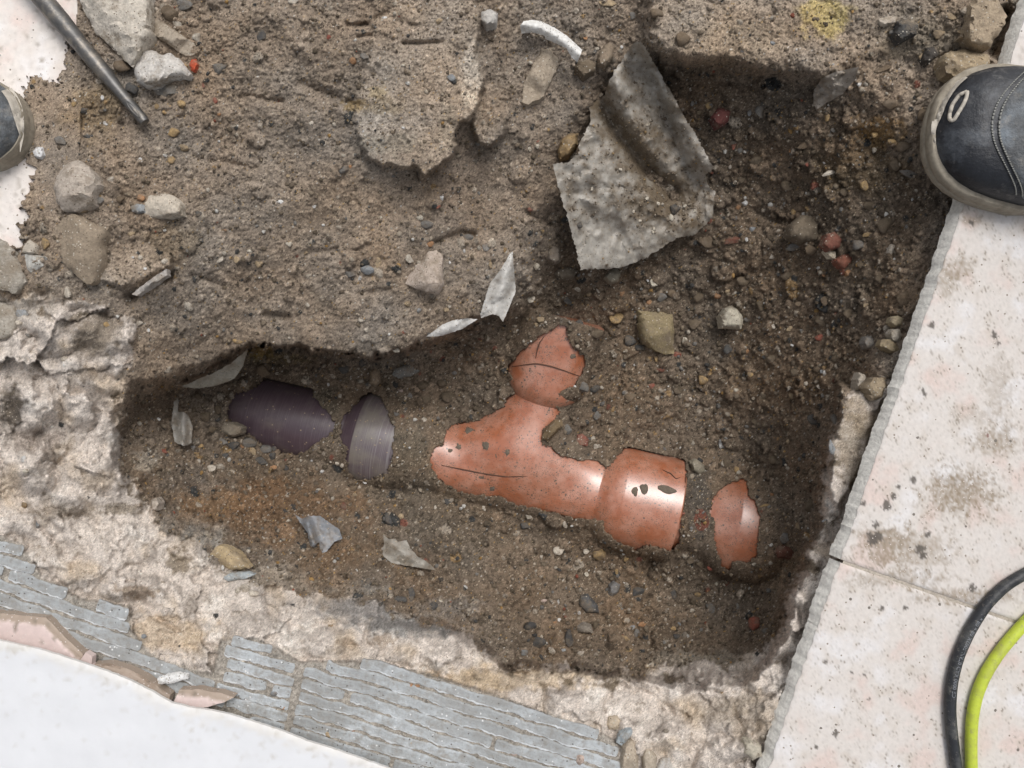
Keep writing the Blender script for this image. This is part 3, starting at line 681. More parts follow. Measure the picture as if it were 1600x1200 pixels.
chunk('brick_fragment',[(898,690),(902,680),(910,678),(920,686),(918,696),(906,700)],(.24,.10,.075),12,'dull red stone just right of the soil-caked lump on the junction','brick piece',None,(0,0),35)
chunk('slate_flake',[(344,904),(360,896),(388,894),(398,898),(384,904),(356,908)],(.36,.39,.40),6,'thin blue-grey splinter on the mortar below the sandy yellow stone','flake',None,(0,0),36,.004,.3,1)
chunk('rock',[(905,945),(908,932),(920,931),(934,946),(936,958),(916,958)],(.10,.10,.10),14,'angular dark stone with pale scratch in the lower pit','rock',None,(0,0),37)
chunk('rock',[(899,978),(912,974),(924,978),(927,990),(912,990),(902,986)],(.24,.21,.175),12,'smooth grey-tan stone below the angular dark stone','rock',None,(0,0),38)
chunk('stone',[(950,930),(952,914),(960,909),(969,914),(966,926),(956,933)],(.19,.185,.18),11,'grey upright stone right of the angular dark stone','stone',None,(0,0),39)
chunk('stone',[(613,586),(617,576),(632,570),(648,572),(655,580),(642,588),(622,591)],(.20,.20,.19),11,'long grey stone under the lip of the bank above the purple collar','stone',None,(0,0),40)
chunk('stone',[(577,600),(578,580),(586,574),(594,580),(594,598),(586,604)],(.26,.20,.14),14,'tan lumpy stone left of the long grey stone under the bank','stone',None,(0,0),41)
chunk('mortar_lump',[(1338,598),(1342,582),(1352,586),(1356,602),(1346,612),(1336,610)],(.46,.41,.34),16,'pale lump of mortar at the top of the concrete under the tile edge','rubble',None,(0,0),42)
chunk('mortar_lump',[(1352,604),(1364,590),(1382,590),(1388,604),(1380,622),(1360,626)],(.30,.24,.165),20,'brown lump of mortar wedged under the tile edge','rubble',None,(0,0),43)
chunk('rock',[(1374,540),(1378,530),(1392,530),(1408,544),(1408,553),(1392,552)],(.28,.225,.145),14,'long tan pebble close to the tile edge, below the other tan pebbles','rock',None,(0,0),44)
chunk('rock',[(1390,504),(1392,496),(1402,493),(1412,498),(1408,508),(1398,511)],(.33,.28,.19),11,'oval tan pebble close to the tile edge, uppermost of its cluster','rock',None,(0,0),45)
chunk('rock',[(1348,536),(1352,526),(1362,525),(1370,536),(1366,546),(1354,546)],(.22,.205,.185),12,'grey pebble in the cluster near the tile edge','rock',None,(0,0),46)
chunk('rock',[(1389,522),(1394,514),(1406,514),(1410,526),(1404,535),(1393,533)],(.40,.36,.30),11,'knobbly pale pebble in the cluster near the tile edge','rock',None,(0,0),47)
chunk('mortar_lump',[(968,1190),(974,1166),(986,1156),(994,1162),(998,1186),(996,1215),(972,1215)],(.41,.345,.27),18,'upright tan chunk at the bottom edge, right of the ribbed adhesive','rubble',None,(0,0),48)
chunk('mortar_lump',[(1002,1182),(1008,1166),(1018,1172),(1027,1184),(1024,1206),(1006,1206)],(.42,.36,.285),14,'small tan chunk at the bottom edge between two larger ones','rubble',None,(0,0),49)
chunk('mortar_lump',[(1020,1204),(1032,1186),(1046,1184),(1052,1200),(1048,1220),(1022,1220)],(.45,.43,.40),12,'pale grey chunk at the bottom edge, rightmost of the three','rubble',None,(0,0),50)
chunk('mortar_lump',[(1162,1176),(1164,1160),(1174,1158),(1190,1166),(1190,1182),(1176,1188)],(.46,.42,.34),14,'pale yellowish lump by the tile edge at the bottom','rubble',None,(0,0),51)
chunk('adhesive_fragment',[(963,1160),(968,1146),(980,1141),(989,1141),(986,1152),(972,1166)],(.36,.40,.42),7,'loose blue-grey adhesive fragment off the end of the ribbed bed','fragment',None,(0,0),52,.003,.3,1)
chunk('mortar_lump',[(948,1132),(952,1122),(966,1121),(972,1134),(964,1140),(952,1140)],(.50,.42,.32),9,'small cream lump on the mortar at the end of the ribbed bed','rubble',None,(0,0),53)
chunk('brick_fragment',[(1210,862),(1218,852),(1234,855),(1242,864),(1234,874),(1216,872)],(.16,.075,.055),13,'dark red stone in the right corner of the pit below the tile edge','brick piece',None,(0,0),54)
chunk('paint_flake',[(246,1060),(258,1055),(276,1052),(292,1054),(293,1061),(280,1065),(268,1068),(248,1069)],(.74,.74,.73),5,'bright white flake lying on the ribbed adhesive by the board','flake',None,(0,0),55,.005,.2,0,base=-.014)
chunk('rock',[(234,795),(236,782),(244,778),(250,786),(248,798),(240,800)],(.44,.38,.32),14,'pale stone stuck on the inner edge of the mortar at the left','rock',None,(0,0),56)
chunk('rock',[(748,30),(752,18),(766,14),(778,20),(776,36),(760,42)],(.44,.42,.39),16,'rough pale grey stone at the top of the pit, beside the slab of soil','rock',None,(0,0),57)
chunk('brick_fragment',[(296,102),(299,93),(307,92),(310,101),(305,112),(299,111)],(.46,.09,.045),9,'bright red brick crumb touching the whitish angular chunk','brick piece',None,(0,0),58)
chunk('rock',[(51,236),(58,229),(66,230),(69,242),(64,249),(55,246)],(.66,.66,.66),9,'bright white chip on the soil just below the left boot','stone',None,(0,0),59)
chunk('rock',[(858,380),(866,376),(876,390),(876,408),(866,412),(854,404)],(.19,.16,.13),14,'dull grey-brown stone left of the lower edge of the crumpled sheet','rock',None,(0,0),60)
chunk('soil_clod',[(866,428),(872,416),(892,416),(903,424),(896,434),(876,437)],(.155,.13,.10),15,'two-tone grey-brown lump under the lower left corner of the crumpled sheet','clod',None,(0,0),61)
chunk('rock',[(944,434),(950,424),(964,418),(970,426),(966,440),(954,443)],(.24,.215,.165),13,'stone peeking out from under the lower edge of the crumpled sheet','rock',None,(0,0),62)

# ------------------------------------------------------------------ pebbles: shared rounded / faceted shapes
def pebble_mesh(seed):
    r = random.Random(seed); bm = bmesh.new(); bmesh.ops.create_icosphere(bm, subdivisions=3, radius=1)
    cuts = [(Vector((r.gauss(0, 1), r.gauss(0, 1), r.gauss(0, 1))).normalized(), r.uniform(.42, .82)) for _ in range(r.randint(8, 14))]
    for v in bm.verts:
        for n_, d_ in cuts:
            e = v.co.dot(n_) - d_
            if e > 0: v.co -= n_ * e * .92
    co = np.array([v.co[:] for v in bm.verts])
    k = 1 + .10 * fbm(co[:, 0] * 1.6 + seed, co[:, 1] * 1.6 + co[:, 2] * 2.1, 3, 150)
    for v, s in zip(bm.verts, k): v.co *= float(s)
    for f in bm.faces: f.smooth = True
    me = bpy.data.meshes.new('pebble'); bm.to_mesh(me); bm.free(); me.materials.append(M_stone); return me
POOL = [pebble_mesh(s) for s in range(14)]
WORD = dict(pale='pale', white='white', tan='tan', ochre='ochre yellow', orange='orange', red='brick red', redbrown='dark red-brown', dark='blackish',
            grey='grey', bluegrey='blue-grey', brown='brown', cream='cream', clod='dark brown', pink='pinkish')
PEB = """190,102,30,22,20,brown 205,140,20,22,30,dark 285,10,38,18,10,grey 265,22,25,26,0,brown 278,38,20,12,35,pale 307,57,15,15,0,pale
160,153,8,8,0,white 165,193,8,7,0,white 130,172,16,10,0,dark 138,213,15,9,0,dark 92,220,22,14,30,grey 270,207,20,13,0,ochre 285,232,19,12,10,tan
268,250,11,13,0,ochre 245,165,9,11,0,ochre 283,163,12,14,0,ochre 115,164,10,9,0,ochre 258,243,7,7,0,white 219,249,6,6,0,white 173,280,13,11,0,pale
336,157,11,9,0,red 318,134,5,9,0,red 342,178,6,6,0,orange 343,105,24,20,0,grey 407,57,16,20,20,dark 513,58,8,7,0,red 551,96,11,12,0,orange
458,2,16,10,0,pale 686,32,13,9,0,tan 537,265,15,11,150,grey 547,261,6,6,0,orange 630,200,5,5,0,white 567,205,4,7,0,white 407,196,9,11,0,pale
705,122,18,11,0,bluegrey 570,88,16,12,0,grey 486,192,7,8,0,pale 601,28,9,7,0,white 450,275,9,7,0,tan 601,177,4,4,0,white
900,18,9,10,0,pale 950,5,28,11,0,tan 1065,58,30,26,0,brown 1025,22,22,17,0,brown 988,26,13,12,0,grey 885,58,16,14,40,brown
828,232,8,14,0,cream 840,228,8,9,0,cream 1107,166,14,12,0,ochre 1190,176,22,22,0,grey 1172,174,7,14,10,bluegrey 1147,226,8,17,5,red
1082,163,10,11,0,grey 1092,174,10,9,0,tan 1077,176,9,10,0,brown 915,60,7,7,0,orange 971,73,7,7,0,white 1026,78,6,6,0,pale 857,203,6,6,0,ochre
1100,215,11,10,0,brown 830,267,5,5,0,cream 1343,132,8,8,0,white 1487,27,21,11,175,tan 1502,52,16,11,0,tan 1420,270,28,13,20,grey 1295,271,22,10,170,pale
1258,226,24,11,160,brown 1235,235,8,7,0,orange 1261,258,7,7,0,red 1288,254,5,5,0,white 1365,210,14,12,0,ochre 1393,222,14,10,0,ochre 1293,185,12,12,0,ochre
1207,68,8,8,0,bluegrey 1380,108,26,12,170,brown 1440,88,9,14,0,tan 1397,258,22,18,0,clod 1302,204,9,8,0,grey 1206,27,7,7,0,pale 1467,52,20,17,0,tan
70,382,14,20,0,ochre 345,405,18,8,150,pale 293,478,18,15,60,pale 35,490,20,15,20,bluegrey 45,525,32,10,155,grey 30,505,11,10,0,pale 105,455,14,20,160,pale
370,533,16,9,10,ochre 227,420,6,6,0,white 208,402,5,5,0,white 232,516,6,6,0,white 167,507,10,8,0,ochre 257,407,10,10,0,pale 205,365,13,8,0,tan
115,420,10,16,0,pale 215,505,16,8,0,pale 128,328,20,13,0,tan 155,313,16,12,0,grey 188,310,14,14,0,brown 220,310,12,14,20,orange 310,335,12,9,0,dark
352,360,5,5,0,orange 370,405,10,14,160,tan 392,392,12,7,0,cream 480,476,10,8,0,pale
640,405,15,15,0,pale 574,420,22,17,20,bluegrey 547,428,18,13,20,grey 590,412,10,20,5,tan 562,435,7,9,0,white 665,352,22,14,0,grey 760,385,13,17,10,grey
655,484,9,9,0,bluegrey 697,485,9,9,0,tan 702,479,7,7,0,pale 636,475,11,11,0,tan 565,500,11,11,0,pale 572,515,8,8,0,pale 766,414,8,11,0,tan
412,580,24,20,0,brown 416,566,14,9,150,ochre 540,576,22,16,0,dark 566,568,14,14,0,dark 618,546,14,9,40,cream 438,316,9,7,0,white 491,322,6,7,0,white
453,381,9,9,0,cream 505,352,5,5,0,white 595,340,6,4,0,cream 655,340,12,11,0,cream 685,323,8,5,150,red 690,309,8,9,0,white 725,392,6,6,0,white
703,410,4,5,0,white 672,380,11,11,0,orange 405,411,13,14,0,tan 476,395,9,8,0,tan 700,358,5,5,0,pale 730,372,18,12,0,grey
963,496,22,20,0,ochre 983,530,26,22,20,dark 999,544,16,13,0,dark 1026,562,12,10,0,ochre 1057,554,14,12,150,red 1021,442,15,19,20,cream 903,450,15,11,0,cream
1012,438,5,5,0,white 935,453,8,12,0,pale 920,459,8,9,0,tan 972,458,8,10,0,orange 1014,472,12,10,0,orange 1033,465,18,13,0,grey 1049,460,14,14,0,brown
830,467,12,14,0,cream 838,415,12,14,0,cream 845,500,14,12,0,tan 838,508,8,8,0,tan 1120,463,12,10,0,orange 1105,380,36,22,10,brown 1145,376,34,14,175,redbrown
1166,374,7,7,0,white 1163,317,11,9,170,white 1153,323,8,9,0,orange 1176,357,11,9,0,bluegrey 1136,547,16,18,0,dark 1167,549,8,7,0,orange 1172,586,9,9,0,ochre
1125,555,5,8,0,pale 1097,591,20,19,0,ochre 828,328,9,9,0,red 848,362,5,6,0,ochre 1032,578,12,9,0,redbrown 1149,457,10,5,150,cream 1137,455,9,9,0,tan
905,505,16,11,0,dark 887,470,16,13,0,dark 932,520,20,16,0,clod 1086,505,22,19,0,clod 1090,465,18,17,0,clod 1069,532,10,10,0,cream 1167,500,10,9,0,grey
1240,386,26,12,165,grey 1265,389,28,19,0,brown 1340,384,18,20,0,grey 1392,391,17,17,30,pale 1354,366,12,8,150,ochre 1325,427,12,13,30,orange 1353,477,12,6,165,tan
1287,470,14,15,0,brown 1287,430,7,7,0,orange 1282,526,17,13,0,red 1295,522,8,14,150,pale 1306,507,20,17,0,dark 1234,514,16,8,0,tan 1385,517,12,18,10,pale
1286,582,12,7,30,bluegrey 1239,330,11,12,0,ochre 1216,360,7,5,150,pale 1206,401,10,12,40,pale 1238,540,6,6,0,white 1325,490,22,20,0,clod 1285,500,24,20,0,clod
1208,510,8,8,0,pale 1218,548,4,4,0,white 1383,348,22,30,0,clod 1415,465,28,32,0,brown 1467,370,7,9,20,red 1425,312,5,5,0,white 1264,390,7,6,0,orange 1247,475,9,8,0,brown
255,703,18,8,35,red 246,655,10,7,170,white 330,733,16,12,0,pale 343,729,16,12,170,pale 313,697,9,8,0,ochre 377,698,10,9,40,orange 395,706,14,14,0,tan 348,690,20,10,0,grey
388,690,24,19,20,grey 364,696,20,18,0,dark 58,820,9,14,0,bluegrey 37,790,12,11,0,ochre 40,737,9,9,0,cream 37,717,8,11,0,white 100,560,12,10,0,pale
415,703,18,17,0,grey 428,702,9,9,0,dark 408,722,19,15,20,dark 427,731,11,9,0,orange 426,711,12,12,0,dark 441,727,12,12,0,brown 447,731,10,9,0,dark
372,714,16,14,0,brown 352,712,12,12,0,dark 537,790,12,14,160,redbrown 607,810,13,19,150,dark 626,808,9,11,20,tan 700,784,13,10,30,dark 662,655,11,9,0,pale
531,619,5,9,10,pale 513,602,5,7,0,white 626,610,9,7,0,pink 640,617,9,16,140,grey 553,763,14,13,0,brown 544,776,7,6,0,orange 555,773,9,6,0,tan 503,736,6,6,0,white
497,765,8,6,0,pale 680,793,6,7,0,pale 755,793,6,7,0,pale 640,700,4,4,0,white 570,754,7,4,30,white 621,714,5,4,0,white 487,720,4,4,0,white 470,720,5,5,0,pale
886,672,14,18,15,grey 926,686,8,11,0,pale 932,698,13,9,160,pale 1128,693,17,15,30,white 1138,725,22,15,0,clod 1152,735,8,12,150,ochre 1018,603,10,12,0,red
932,650,15,16,0,grey 950,636,8,9,0,redbrown 936,868,20,23,0,ochre 873,860,17,15,0,pale 915,860,13,11,0,pale 820,822,15,15,0,dark 826,808,14,9,0,pale
1110,888,11,10,0,red 1078,877,12,12,0,clod 1095,879,16,16,0,clod 963,893,8,10,0,ochre 910,605,18,20,140,grey 929,606,16,14,0,dark 985,620,18,16,0,brown
925,578,12,10,0,brown 978,873,10,10,0,ochre 1144,650,6,6,0,ochre 1100,680,5,9,30,pale 1129,715,11,9,0,clod 1150,610,8,8,0,cream 1143,612,5,5,0,ochre
1067,803,11,6,160,red 1080,829,4,4,0,white 846,870,5,9,0,pale 916,897,9,7,0,cream 883,820,9,11,0,pale 1178,881,7,6,0,cream 1195,790,16,5,170,ochre
1225,842,21,19,0,grey 1265,790,24,20,0,clod 1248,821,9,14,160,tan 1272,655,20,18,0,dark 1231,689,7,8,0,tan 1206,773,6,6,0,orange 1299,697,12,26,160,bluegrey
1307,655,14,26,140,grey 1288,814,9,8,0,bluegrey 1255,623,6,11,140,tan 1236,618,11,10,0,tan 1280,605,9,8,0,pale 1278,575,14,14,0,brown
160,1032,12,9,170,bluegrey 178,1034,7,8,0,cream 115,998,10,12,20,pink 224,995,9,8,0,bluegrey 382,920,18,15,0,pale 372,921,12,11,0,pale 396,928,16,12,0,pale 340,1015,12,6,0,pale
380,1033,10,6,0,pale 369,1037,6,6,0,tan
997,925,24,15,170,dark 1052,928,14,16,0,dark 890,998,16,27,5,dark 828,977,19,18,0,dark 988,980,9,9,0,bluegrey 994,990,12,15,0,grey 1051,982,10,9,30,ochre
982,1015,12,8,170,ochre 976,997,16,7,20,ochre 1060,975,9,8,0,bluegrey 1057,995,11,10,0,dark 818,1020,14,12,20,bluegrey 862,1016,10,14,160,pale 880,1016,8,7,0,bluegrey
908,1021,12,12,0,pale 1110,950,17,16,0,grey 1153,948,8,10,0,grey 1180,975,20,22,140,red 1195,985,11,11,0,grey 1040,1003,16,8,170,pale 978,914,8,8,0,pale
905,959,5,8,0,white 874,969,8,6,0,white 867,972,7,5,0,orange 883,964,5,5,0,red 930,978,10,12,0,clod 1004,975,14,9,170,orange 1120,912,8,8,0,cream
1135,910,10,14,150,redbrown 1070,938,5,5,0,cream 873,941,5,8,0,white 850,938,9,7,0,pink 918,934,7,8,0,grey 1083,940,14,12,0,clod 840,1005,26,20,0,dark 1090,930,10,8,0,ochre
642,930,13,26,0,dark 676,946,18,16,0,dark 625,938,20,14,0,dark 592,944,14,13,0,dark 575,912,10,18,20,dark 686,922,5,5,0,cream 688,939,10,5,20,cream 728,917,5,8,140,white
803,1177,12,8,10,pink 908,1187,15,18,140,pink 1195,1150,14,12,0,pale 1163,1185,10,8,0,pale 512,1108,10,10,0,bluegrey 429,1084,12,11,0,bluegrey 515,1146,12,11,0,tan
642,1070,8,7,0,orange 652,1072,8,6,0,orange 552,1144,6,6,0,orange 641,1142,8,6,0,cream 645,1160,9,7,0,cream 443,1106,9,9,0,orange
1345,415,16,14,0,clod 1375,437,18,15,0,clod 1230,430,20,16,0,clod 1205,560,18,16,0,clod 1305,560,16,16,0,clod 1190,620,16,14,0,clod 1180,660,14,13,0,clod 1060,610,16,14,0,clod
1240,580,18,16,0,clod 1210,720,20,18,0,clod 1190,480,24,18,0,clod 1160,440,18,16,0,clod 1320,300,22,18,0,clod 1360,320,24,19,0,clod 1350,290,16,15,0,ochre 1230,290,22,18,0,clod
1180,250,18,16,0,clod 1160,280,14,12,0,clod 1410,230,26,20,0,brown 1440,180,22,18,0,brown 1390,165,24,18,0,brown 700,620,20,18,0,clod 660,600,22,18,0,clod 690,600,16,14,0,clod
665,625,18,16,0,clod 715,650,12,11,0,clod 690,640,14,12,0,clod 320,650,20,17,0,clod 340,640,16,14,0,clod 310,620,14,12,0,clod 330,670,14,12,0,clod 300,700,12,12,0,grey"""
n_peb = 0; PB = []
for e in PEB.split():
    a = e.split(','); px, py, w, h, ang = map(float, a[:5]); key = a[5]
    o = bpy.data.objects.new('clod' if key == 'clod' else 'pebble', POOL[n_peb % len(POOL)]); col_link(o); n_peb += 1
    zz = ZT(px, py)
    if dex[np.searchsorted(GY, py), np.searchsorted(GX, px)] > 0: zz = float(pipe_top(np.array([px]), np.array([py]))[0])
    s = scl(zz); r = rnd.Random if False else rnd
    dep = min(w, h) * r.uniform(.55, .85)
    o.scale = (w / 2 * s * 1.12, h / 2 * s * 1.12, dep / 2 * s * 1.1)
    o.rotation_euler = (r.uniform(-.25, .25), r.uniform(-.25, .25), -math.radians(ang))
    o.location = P(px, py, zz + dep / 2 * s * .25)
    jk = r.uniform(.78, 1.15); k = [c * jk for c in COL[key]]; o.color = (*k, 1)
    PB.append((o, px, py, w, h, key))
LAND = [(60,60,'by the white tile at the upper left'),(190,60,'around the steel chisel bit'),(330,110,'right of the rubble chunks'),(110,215,'between left boot and pale rock'),
 (250,240,'below the tip of the chisel bit'),(470,60,'on the dry soil up top'),(640,130,'on the soil slab at the top'),(770,60,'at the top behind the soil slab'),(920,40,'near the white plastic strip'),
 (560,290,'on the bank below the soil slab'),(240,400,'right of the flat rock'),(60,430,'by the smooth shards at the left'),(420,450,'on the middle of the dry bank'),(640,440,'around the triangular stone'),
 (850,250,'left of the crumpled sheet'),(850,430,'between the plastic strip and the sheet'),(1000,320,'on the crumpled sheet'),(1110,60,'on the top right bank'),(1260,40,'by the yellow stain at the top'),(1440,70,'around the tan rocks at the top right'),
 (1150,190,'beside the dark red brick fragment'),(1290,180,'below the film flap'),(1400,250,'left of the right boot'),(1150,340,'right of the crumpled sheet'),(1300,390,'around the red-brown stones'),
 (1390,530,'in the row under the tile edge'),(970,460,'just below the crumpled sheet'),(1050,540,'around the mustard-brown stone'),(1150,500,'around the cream pitted stone'),(1270,540,'on the right side of the pit'),
 (870,490,'above the branch socket'),(950,610,'right of the orange branch'),(1130,640,'in the middle of the right pit floor'),(1270,690,'below the mortar ledge'),(910,690,'at the orange junction'),
 (1110,730,'between the two orange sockets'),(1240,830,'in the right corner of the pit'),(940,870,'below the orange socket'),(1120,900,'below the right pipe end'),(820,820,'below the orange junction'),
 (660,610,'on the soil between collar and branch'),(560,580,'under the lip of the bank'),(420,560,'above the purple pipe'),(400,710,'in the stone heap at the purple pipe'),(280,690,'by the murky film at the left'),
 (500,730,'below the purple pipe'),(600,790,'below the purple collar'),(640,930,'along the dark mortar edge'),(380,920,'by the blue-grey splinter'),(60,760,'on the mortar at the left'),(180,1020,'by the pink tile shards'),
 (480,1100,'on the ribbed adhesive'),(620,1130,'on the combed bed at the bottom'),(860,1180,'at the bottom end of the ribbed adhesive'),(1180,1150,'by the lower tile edge'),(900,960,'around the angular dark stone'),
 (1050,960,'on the lower right pit floor'),(850,1010,'along the lower rim of the pit'),(1180,970,'in the lower right corner of the pit')]
fam = {}
for rec in PB:
    o, px, py, w, h, key = rec
    big = 'small' if max(w, h) >= 14 else 'tiny'
    land = min(LAND, key=lambda q: (q[0] - px) ** 2 + (q[1] - py) ** 2)[2]
    noun = 'clod' if key == 'clod' else ('pebble' if big == 'small' else 'crumb')
    fam.setdefault((big, WORD[key], noun, land), []).append(rec)
ORD = ['first', 'second', 'third', 'fourth', 'fifth', 'sixth', 'seventh', 'eighth', 'ninth', 'tenth']
NUM = {2: 'two', 3: 'three', 4: 'four', 5: 'five', 6: 'six', 7: 'seven', 8: 'eight', 9: 'nine', 10: 'ten'}
for (big, word, noun, land), recs in fam.items():
    recs.sort(key=lambda r_: r_[1])
    for i, (o, px, py, w, h, key) in enumerate(recs):
        lab = f'{big} {word} {noun} {land}'
        if len(recs) == 2: lab += ', left one of two' if i == 0 else ', right one of two'
        elif len(recs) > 2: lab += ', leftmost' if i == 0 else (', rightmost' if i == len(recs) - 1 else f', {ORD[i]} from left')
        tag(o, lab, 'clod' if key == 'clod' else 'pebble', 'clods of soil in the pit' if key == 'clod' else f'{word} stones scattered in and around the pit')

# ------------------------------------------------------------------ grit: thousands of grains, one object
def build_grit(n):
    t = (1 + 5 ** .5) / 2
    iv = np.array([(-1,t,0),(1,t,0),(-1,-t,0),(1,-t,0),(0,-1,t),(0,1,t),(0,-1,-t),(0,1,-t),(t,0,-1),(t,0,1),(-t,0,-1),(-t,0,1)], float); iv /= np.linalg.norm(iv[0])
    it = np.array([(0,11,5),(0,5,1),(0,1,7),(0,7,10),(0,10,11),(1,5,9),(5,11,4),(11,10,2),(10,7,6),(7,1,8),(3,9,4),(3,4,2),(3,2,6),(3,6,8),(3,8,9),(4,9,5),(2,4,11),(6,2,10),(8,6,7),(9,8,1)])
    px = rng.uniform(-25, 1625, n * 3); py = rng.uniform(-25, 1225, n * 3)
    gi = np.searchsorted(GX, px).clip(0, nx - 1); gj = np.searchsorted(GY, py).clip(0, ny - 1)
    ok = (scr[gj, gi] < .4) & (dex_n[gj, gi] < -1) & ((dl[gj, gi] < 0) | (dlx[gj, gi] < 0)) & (px < ex[gj, gi] - 12)
    ok &= rng.random(n * 3) < .45 + .55 * pit[gj, gi]
    px, py = px[ok][:n], py[ok][:n]; n = len(px)
    r = 1.4 * (4.6 / 1.4) ** (rng.random(n) ** 2.2)
    zz = ZTa(px, py); s = (H - zz) / F
    v = iv[None] * rng.uniform(.65, 1.3, (n, 12, 1))
    sc = r[:, None] * rng.uniform(.7, 1.2, (n, 3)); sc[:, 2] *= .8
    v = v * (sc * s[:, None])[:, None]
    a = rng.uniform(0, 6.28, n); ca, sa = np.cos(a)[:, None], np.sin(a)[:, None]
    v = np.stack([v[..., 0] * ca - v[..., 1] * sa, v[..., 0] * sa + v[..., 1] * ca, v[..., 2]], -1)
    v += np.stack([(px - 800) * s, (600 - py) * s, zz + sc[:, 2] * s * .35], -1)[:, None]
    pal = np.array([(.17,.135,.10),(.135,.108,.078),(.21,.17,.125),(.33,.28,.22),(.46,.41,.34),(.38,.24,.10),(.25,.09,.06),(.07,.068,.065),(.20,.19,.175),(.60,.58,.54)])
    pk = pal[rng.choice(10, n, p=[.29,.24,.20,.10,.045,.015,.005,.04,.05,.015])] * rng.uniform(.75, 1.25, (n, 1))
    f = (it[None] + 12 * np.arange(n)[:, None, None]).reshape(-1, 3)
    o = mesh_obj('grit', v.reshape(-1, 3), f, M_ground, cols=np.repeat(pk, 12, 0), smooth=False)
    return tag(o, 'fine stone grit and crumbs of earth scattered over the soil', 'grit', kind='stuff')
build_grit(9000)

# ------------------------------------------------------------------ pipes
def lathe(name, o, d, pr, mat, parent=None, seg=96, fine=.004):
    d = d.normalized(); side = Vector((0, 0, 1)).cross(d).normalized(); up = d.cross(side)
    ts = []
    for (a, ra), (b, rb) in zip(pr, pr[1:]):
        n = max(1, int(abs(b - a) / .02))
        ts += [(a + (b - a) * k / n, ra + (rb - ra) * k / n) for k in range(n)]
    ts.append(pr[-1]); v = []
    for t, r in ts:
        for k in range(seg):
            a = 2 * math.pi * k / seg; v.append((t, r * math.cos(a), r * math.sin(a)))
    f = []
    for i in range(len(ts) - 1):
        for k in range(seg):
            k2 = (k + 1) % seg; f.append((i * seg + k, i * seg + k2, (i + 1) * seg + k2, (i + 1) * seg + k))
    f.append(tuple(range(seg))[::-1]); f.append(tuple((len(ts) - 1) * seg + k for k in range(seg)))
    ob = mesh_obj(name, v, f, mat)
    ob.matrix_world = Matrix(((d.x, side.x, up.x, o.x), (d.y, side.y, up.y, o.y), (d.z, side.z, up.z, o.z), (0, 0, 0, 1)))
    ob.data.set_sharp_from_angle(angle=math.radians(35))
    if parent:
        mw = ob.matrix_world.copy(); ob.parent = parent; ob.matrix_parent_inverse = Matrix.Translation(parent.location).inverted(); ob.matrix_basis = mw
    return ob
cl = empty('drain_pipe', AX0); tag(cl, 'dark purple-brown old drain pipe, half buried at the left of the run', 'pipe')
k = 2
lathe('pipe_barrel', AX0, adir, PR_clay[:2], M_purple, cl)
lathe('collar_shoulder', AX0, adir, PR_clay[1:5], M_purple, cl)
lathe('collar', AX0, adir, PR_clay[4:], M_collar, cl)

te = empty('pipe_junction', BR0); tag(te, 'orange-brown plastic pipe junction with a side branch, dusted with soil', 'pipe')
lathe('socket', AX0, adir, PR_tee[2:], M_orange, te)
lathe('branch_socket', BR0, bdir, PR_br[2:], M_orange, te)
# body: barrel and branch blended into one smooth surface
tb0, tb1 = PR_tee[0][0], PR_tee[2][0] + .004
def body_mesh():
    # vectorised radial search: barrel from its axis, branch sleeve from its axis; both follow the same blended surface
    s_ = np.array(Vector((0, 0, 1)).cross(adir).normalized()); a_ = np.array(adir); u_ = np.cross(a_, s_)
    b_ = np.array(bdir); bs = np.array(Vector((0, 0, 1)).cross(bdir).normalized()); bu = np.cross(b_, bs)
    O = np.array(AX0); B = np.array(BR0)
    field = body_field
    def search(org, e1, e2, ax, ts, na, rmax):
        th = np.linspace(0, 2 * np.pi, na, endpoint=False)
        base = org + ts[:, None, None] * ax
        dirs = np.cos(th)[:, None] * e1 + np.sin(th)[:, None] * e2
        lo = np.full((len(ts), na), .02); hi = np.full((len(ts), na), rmax)
        for _ in range(26):
            mid = (lo + hi) / 2; p = base + mid[..., None] * dirs
            ins = field(p) < 0; lo = np.where(ins, mid, lo); hi = np.where(ins, hi, mid)
        return base + lo[..., None] * dirs, lo
    out = []
    pA, rA = search(O, s_, u_, a_, np.linspace(tb0, tb1, 170), 180, .105)
    pB, rB = search(B, bs, bu, b_, np.linspace(.052, PR_br[2][0] + .002, 60), 120, .105)
    # the branch sleeve's rays that fall inside the barrel simply end on the blended surface far out: clamp them into the body
    def grid_faces(n, m, off):
        i, k2 = np.meshgrid(np.arange(n - 1), np.arange(m), indexing='ij'); kn = (k2 + 1) % m
        return (np.stack([i * m + k2, i * m + kn, (i + 1) * m + kn, (i + 1) * m + k2], -1).reshape(-1, 4) + off)
    ra = np.broadcast_to(rA, rA.shape)
    fA = grid_faces(170, 180, 0); fB = grid_faces(60, 120, 170 * 180)
    VA = pA.reshape(-1, 3); VB = pB.reshape(-1, 3)
    # drop sleeve faces that run through the barrel (radius hit the search limit)
    bad = (rB > .1045).ravel(); fB = fB[~bad[fB - 170 * 180].any(1)]
    badA = (rA > .1045).ravel(); fA = fA[~badA[fA].any(1)]
    return np.vstack([VA, VB]), np.vstack([fA, fB])
bv, bf = body_mesh()
bo_ = mesh_obj('pipe_body', bv - np.array(BR0), bf, M_orange, te)
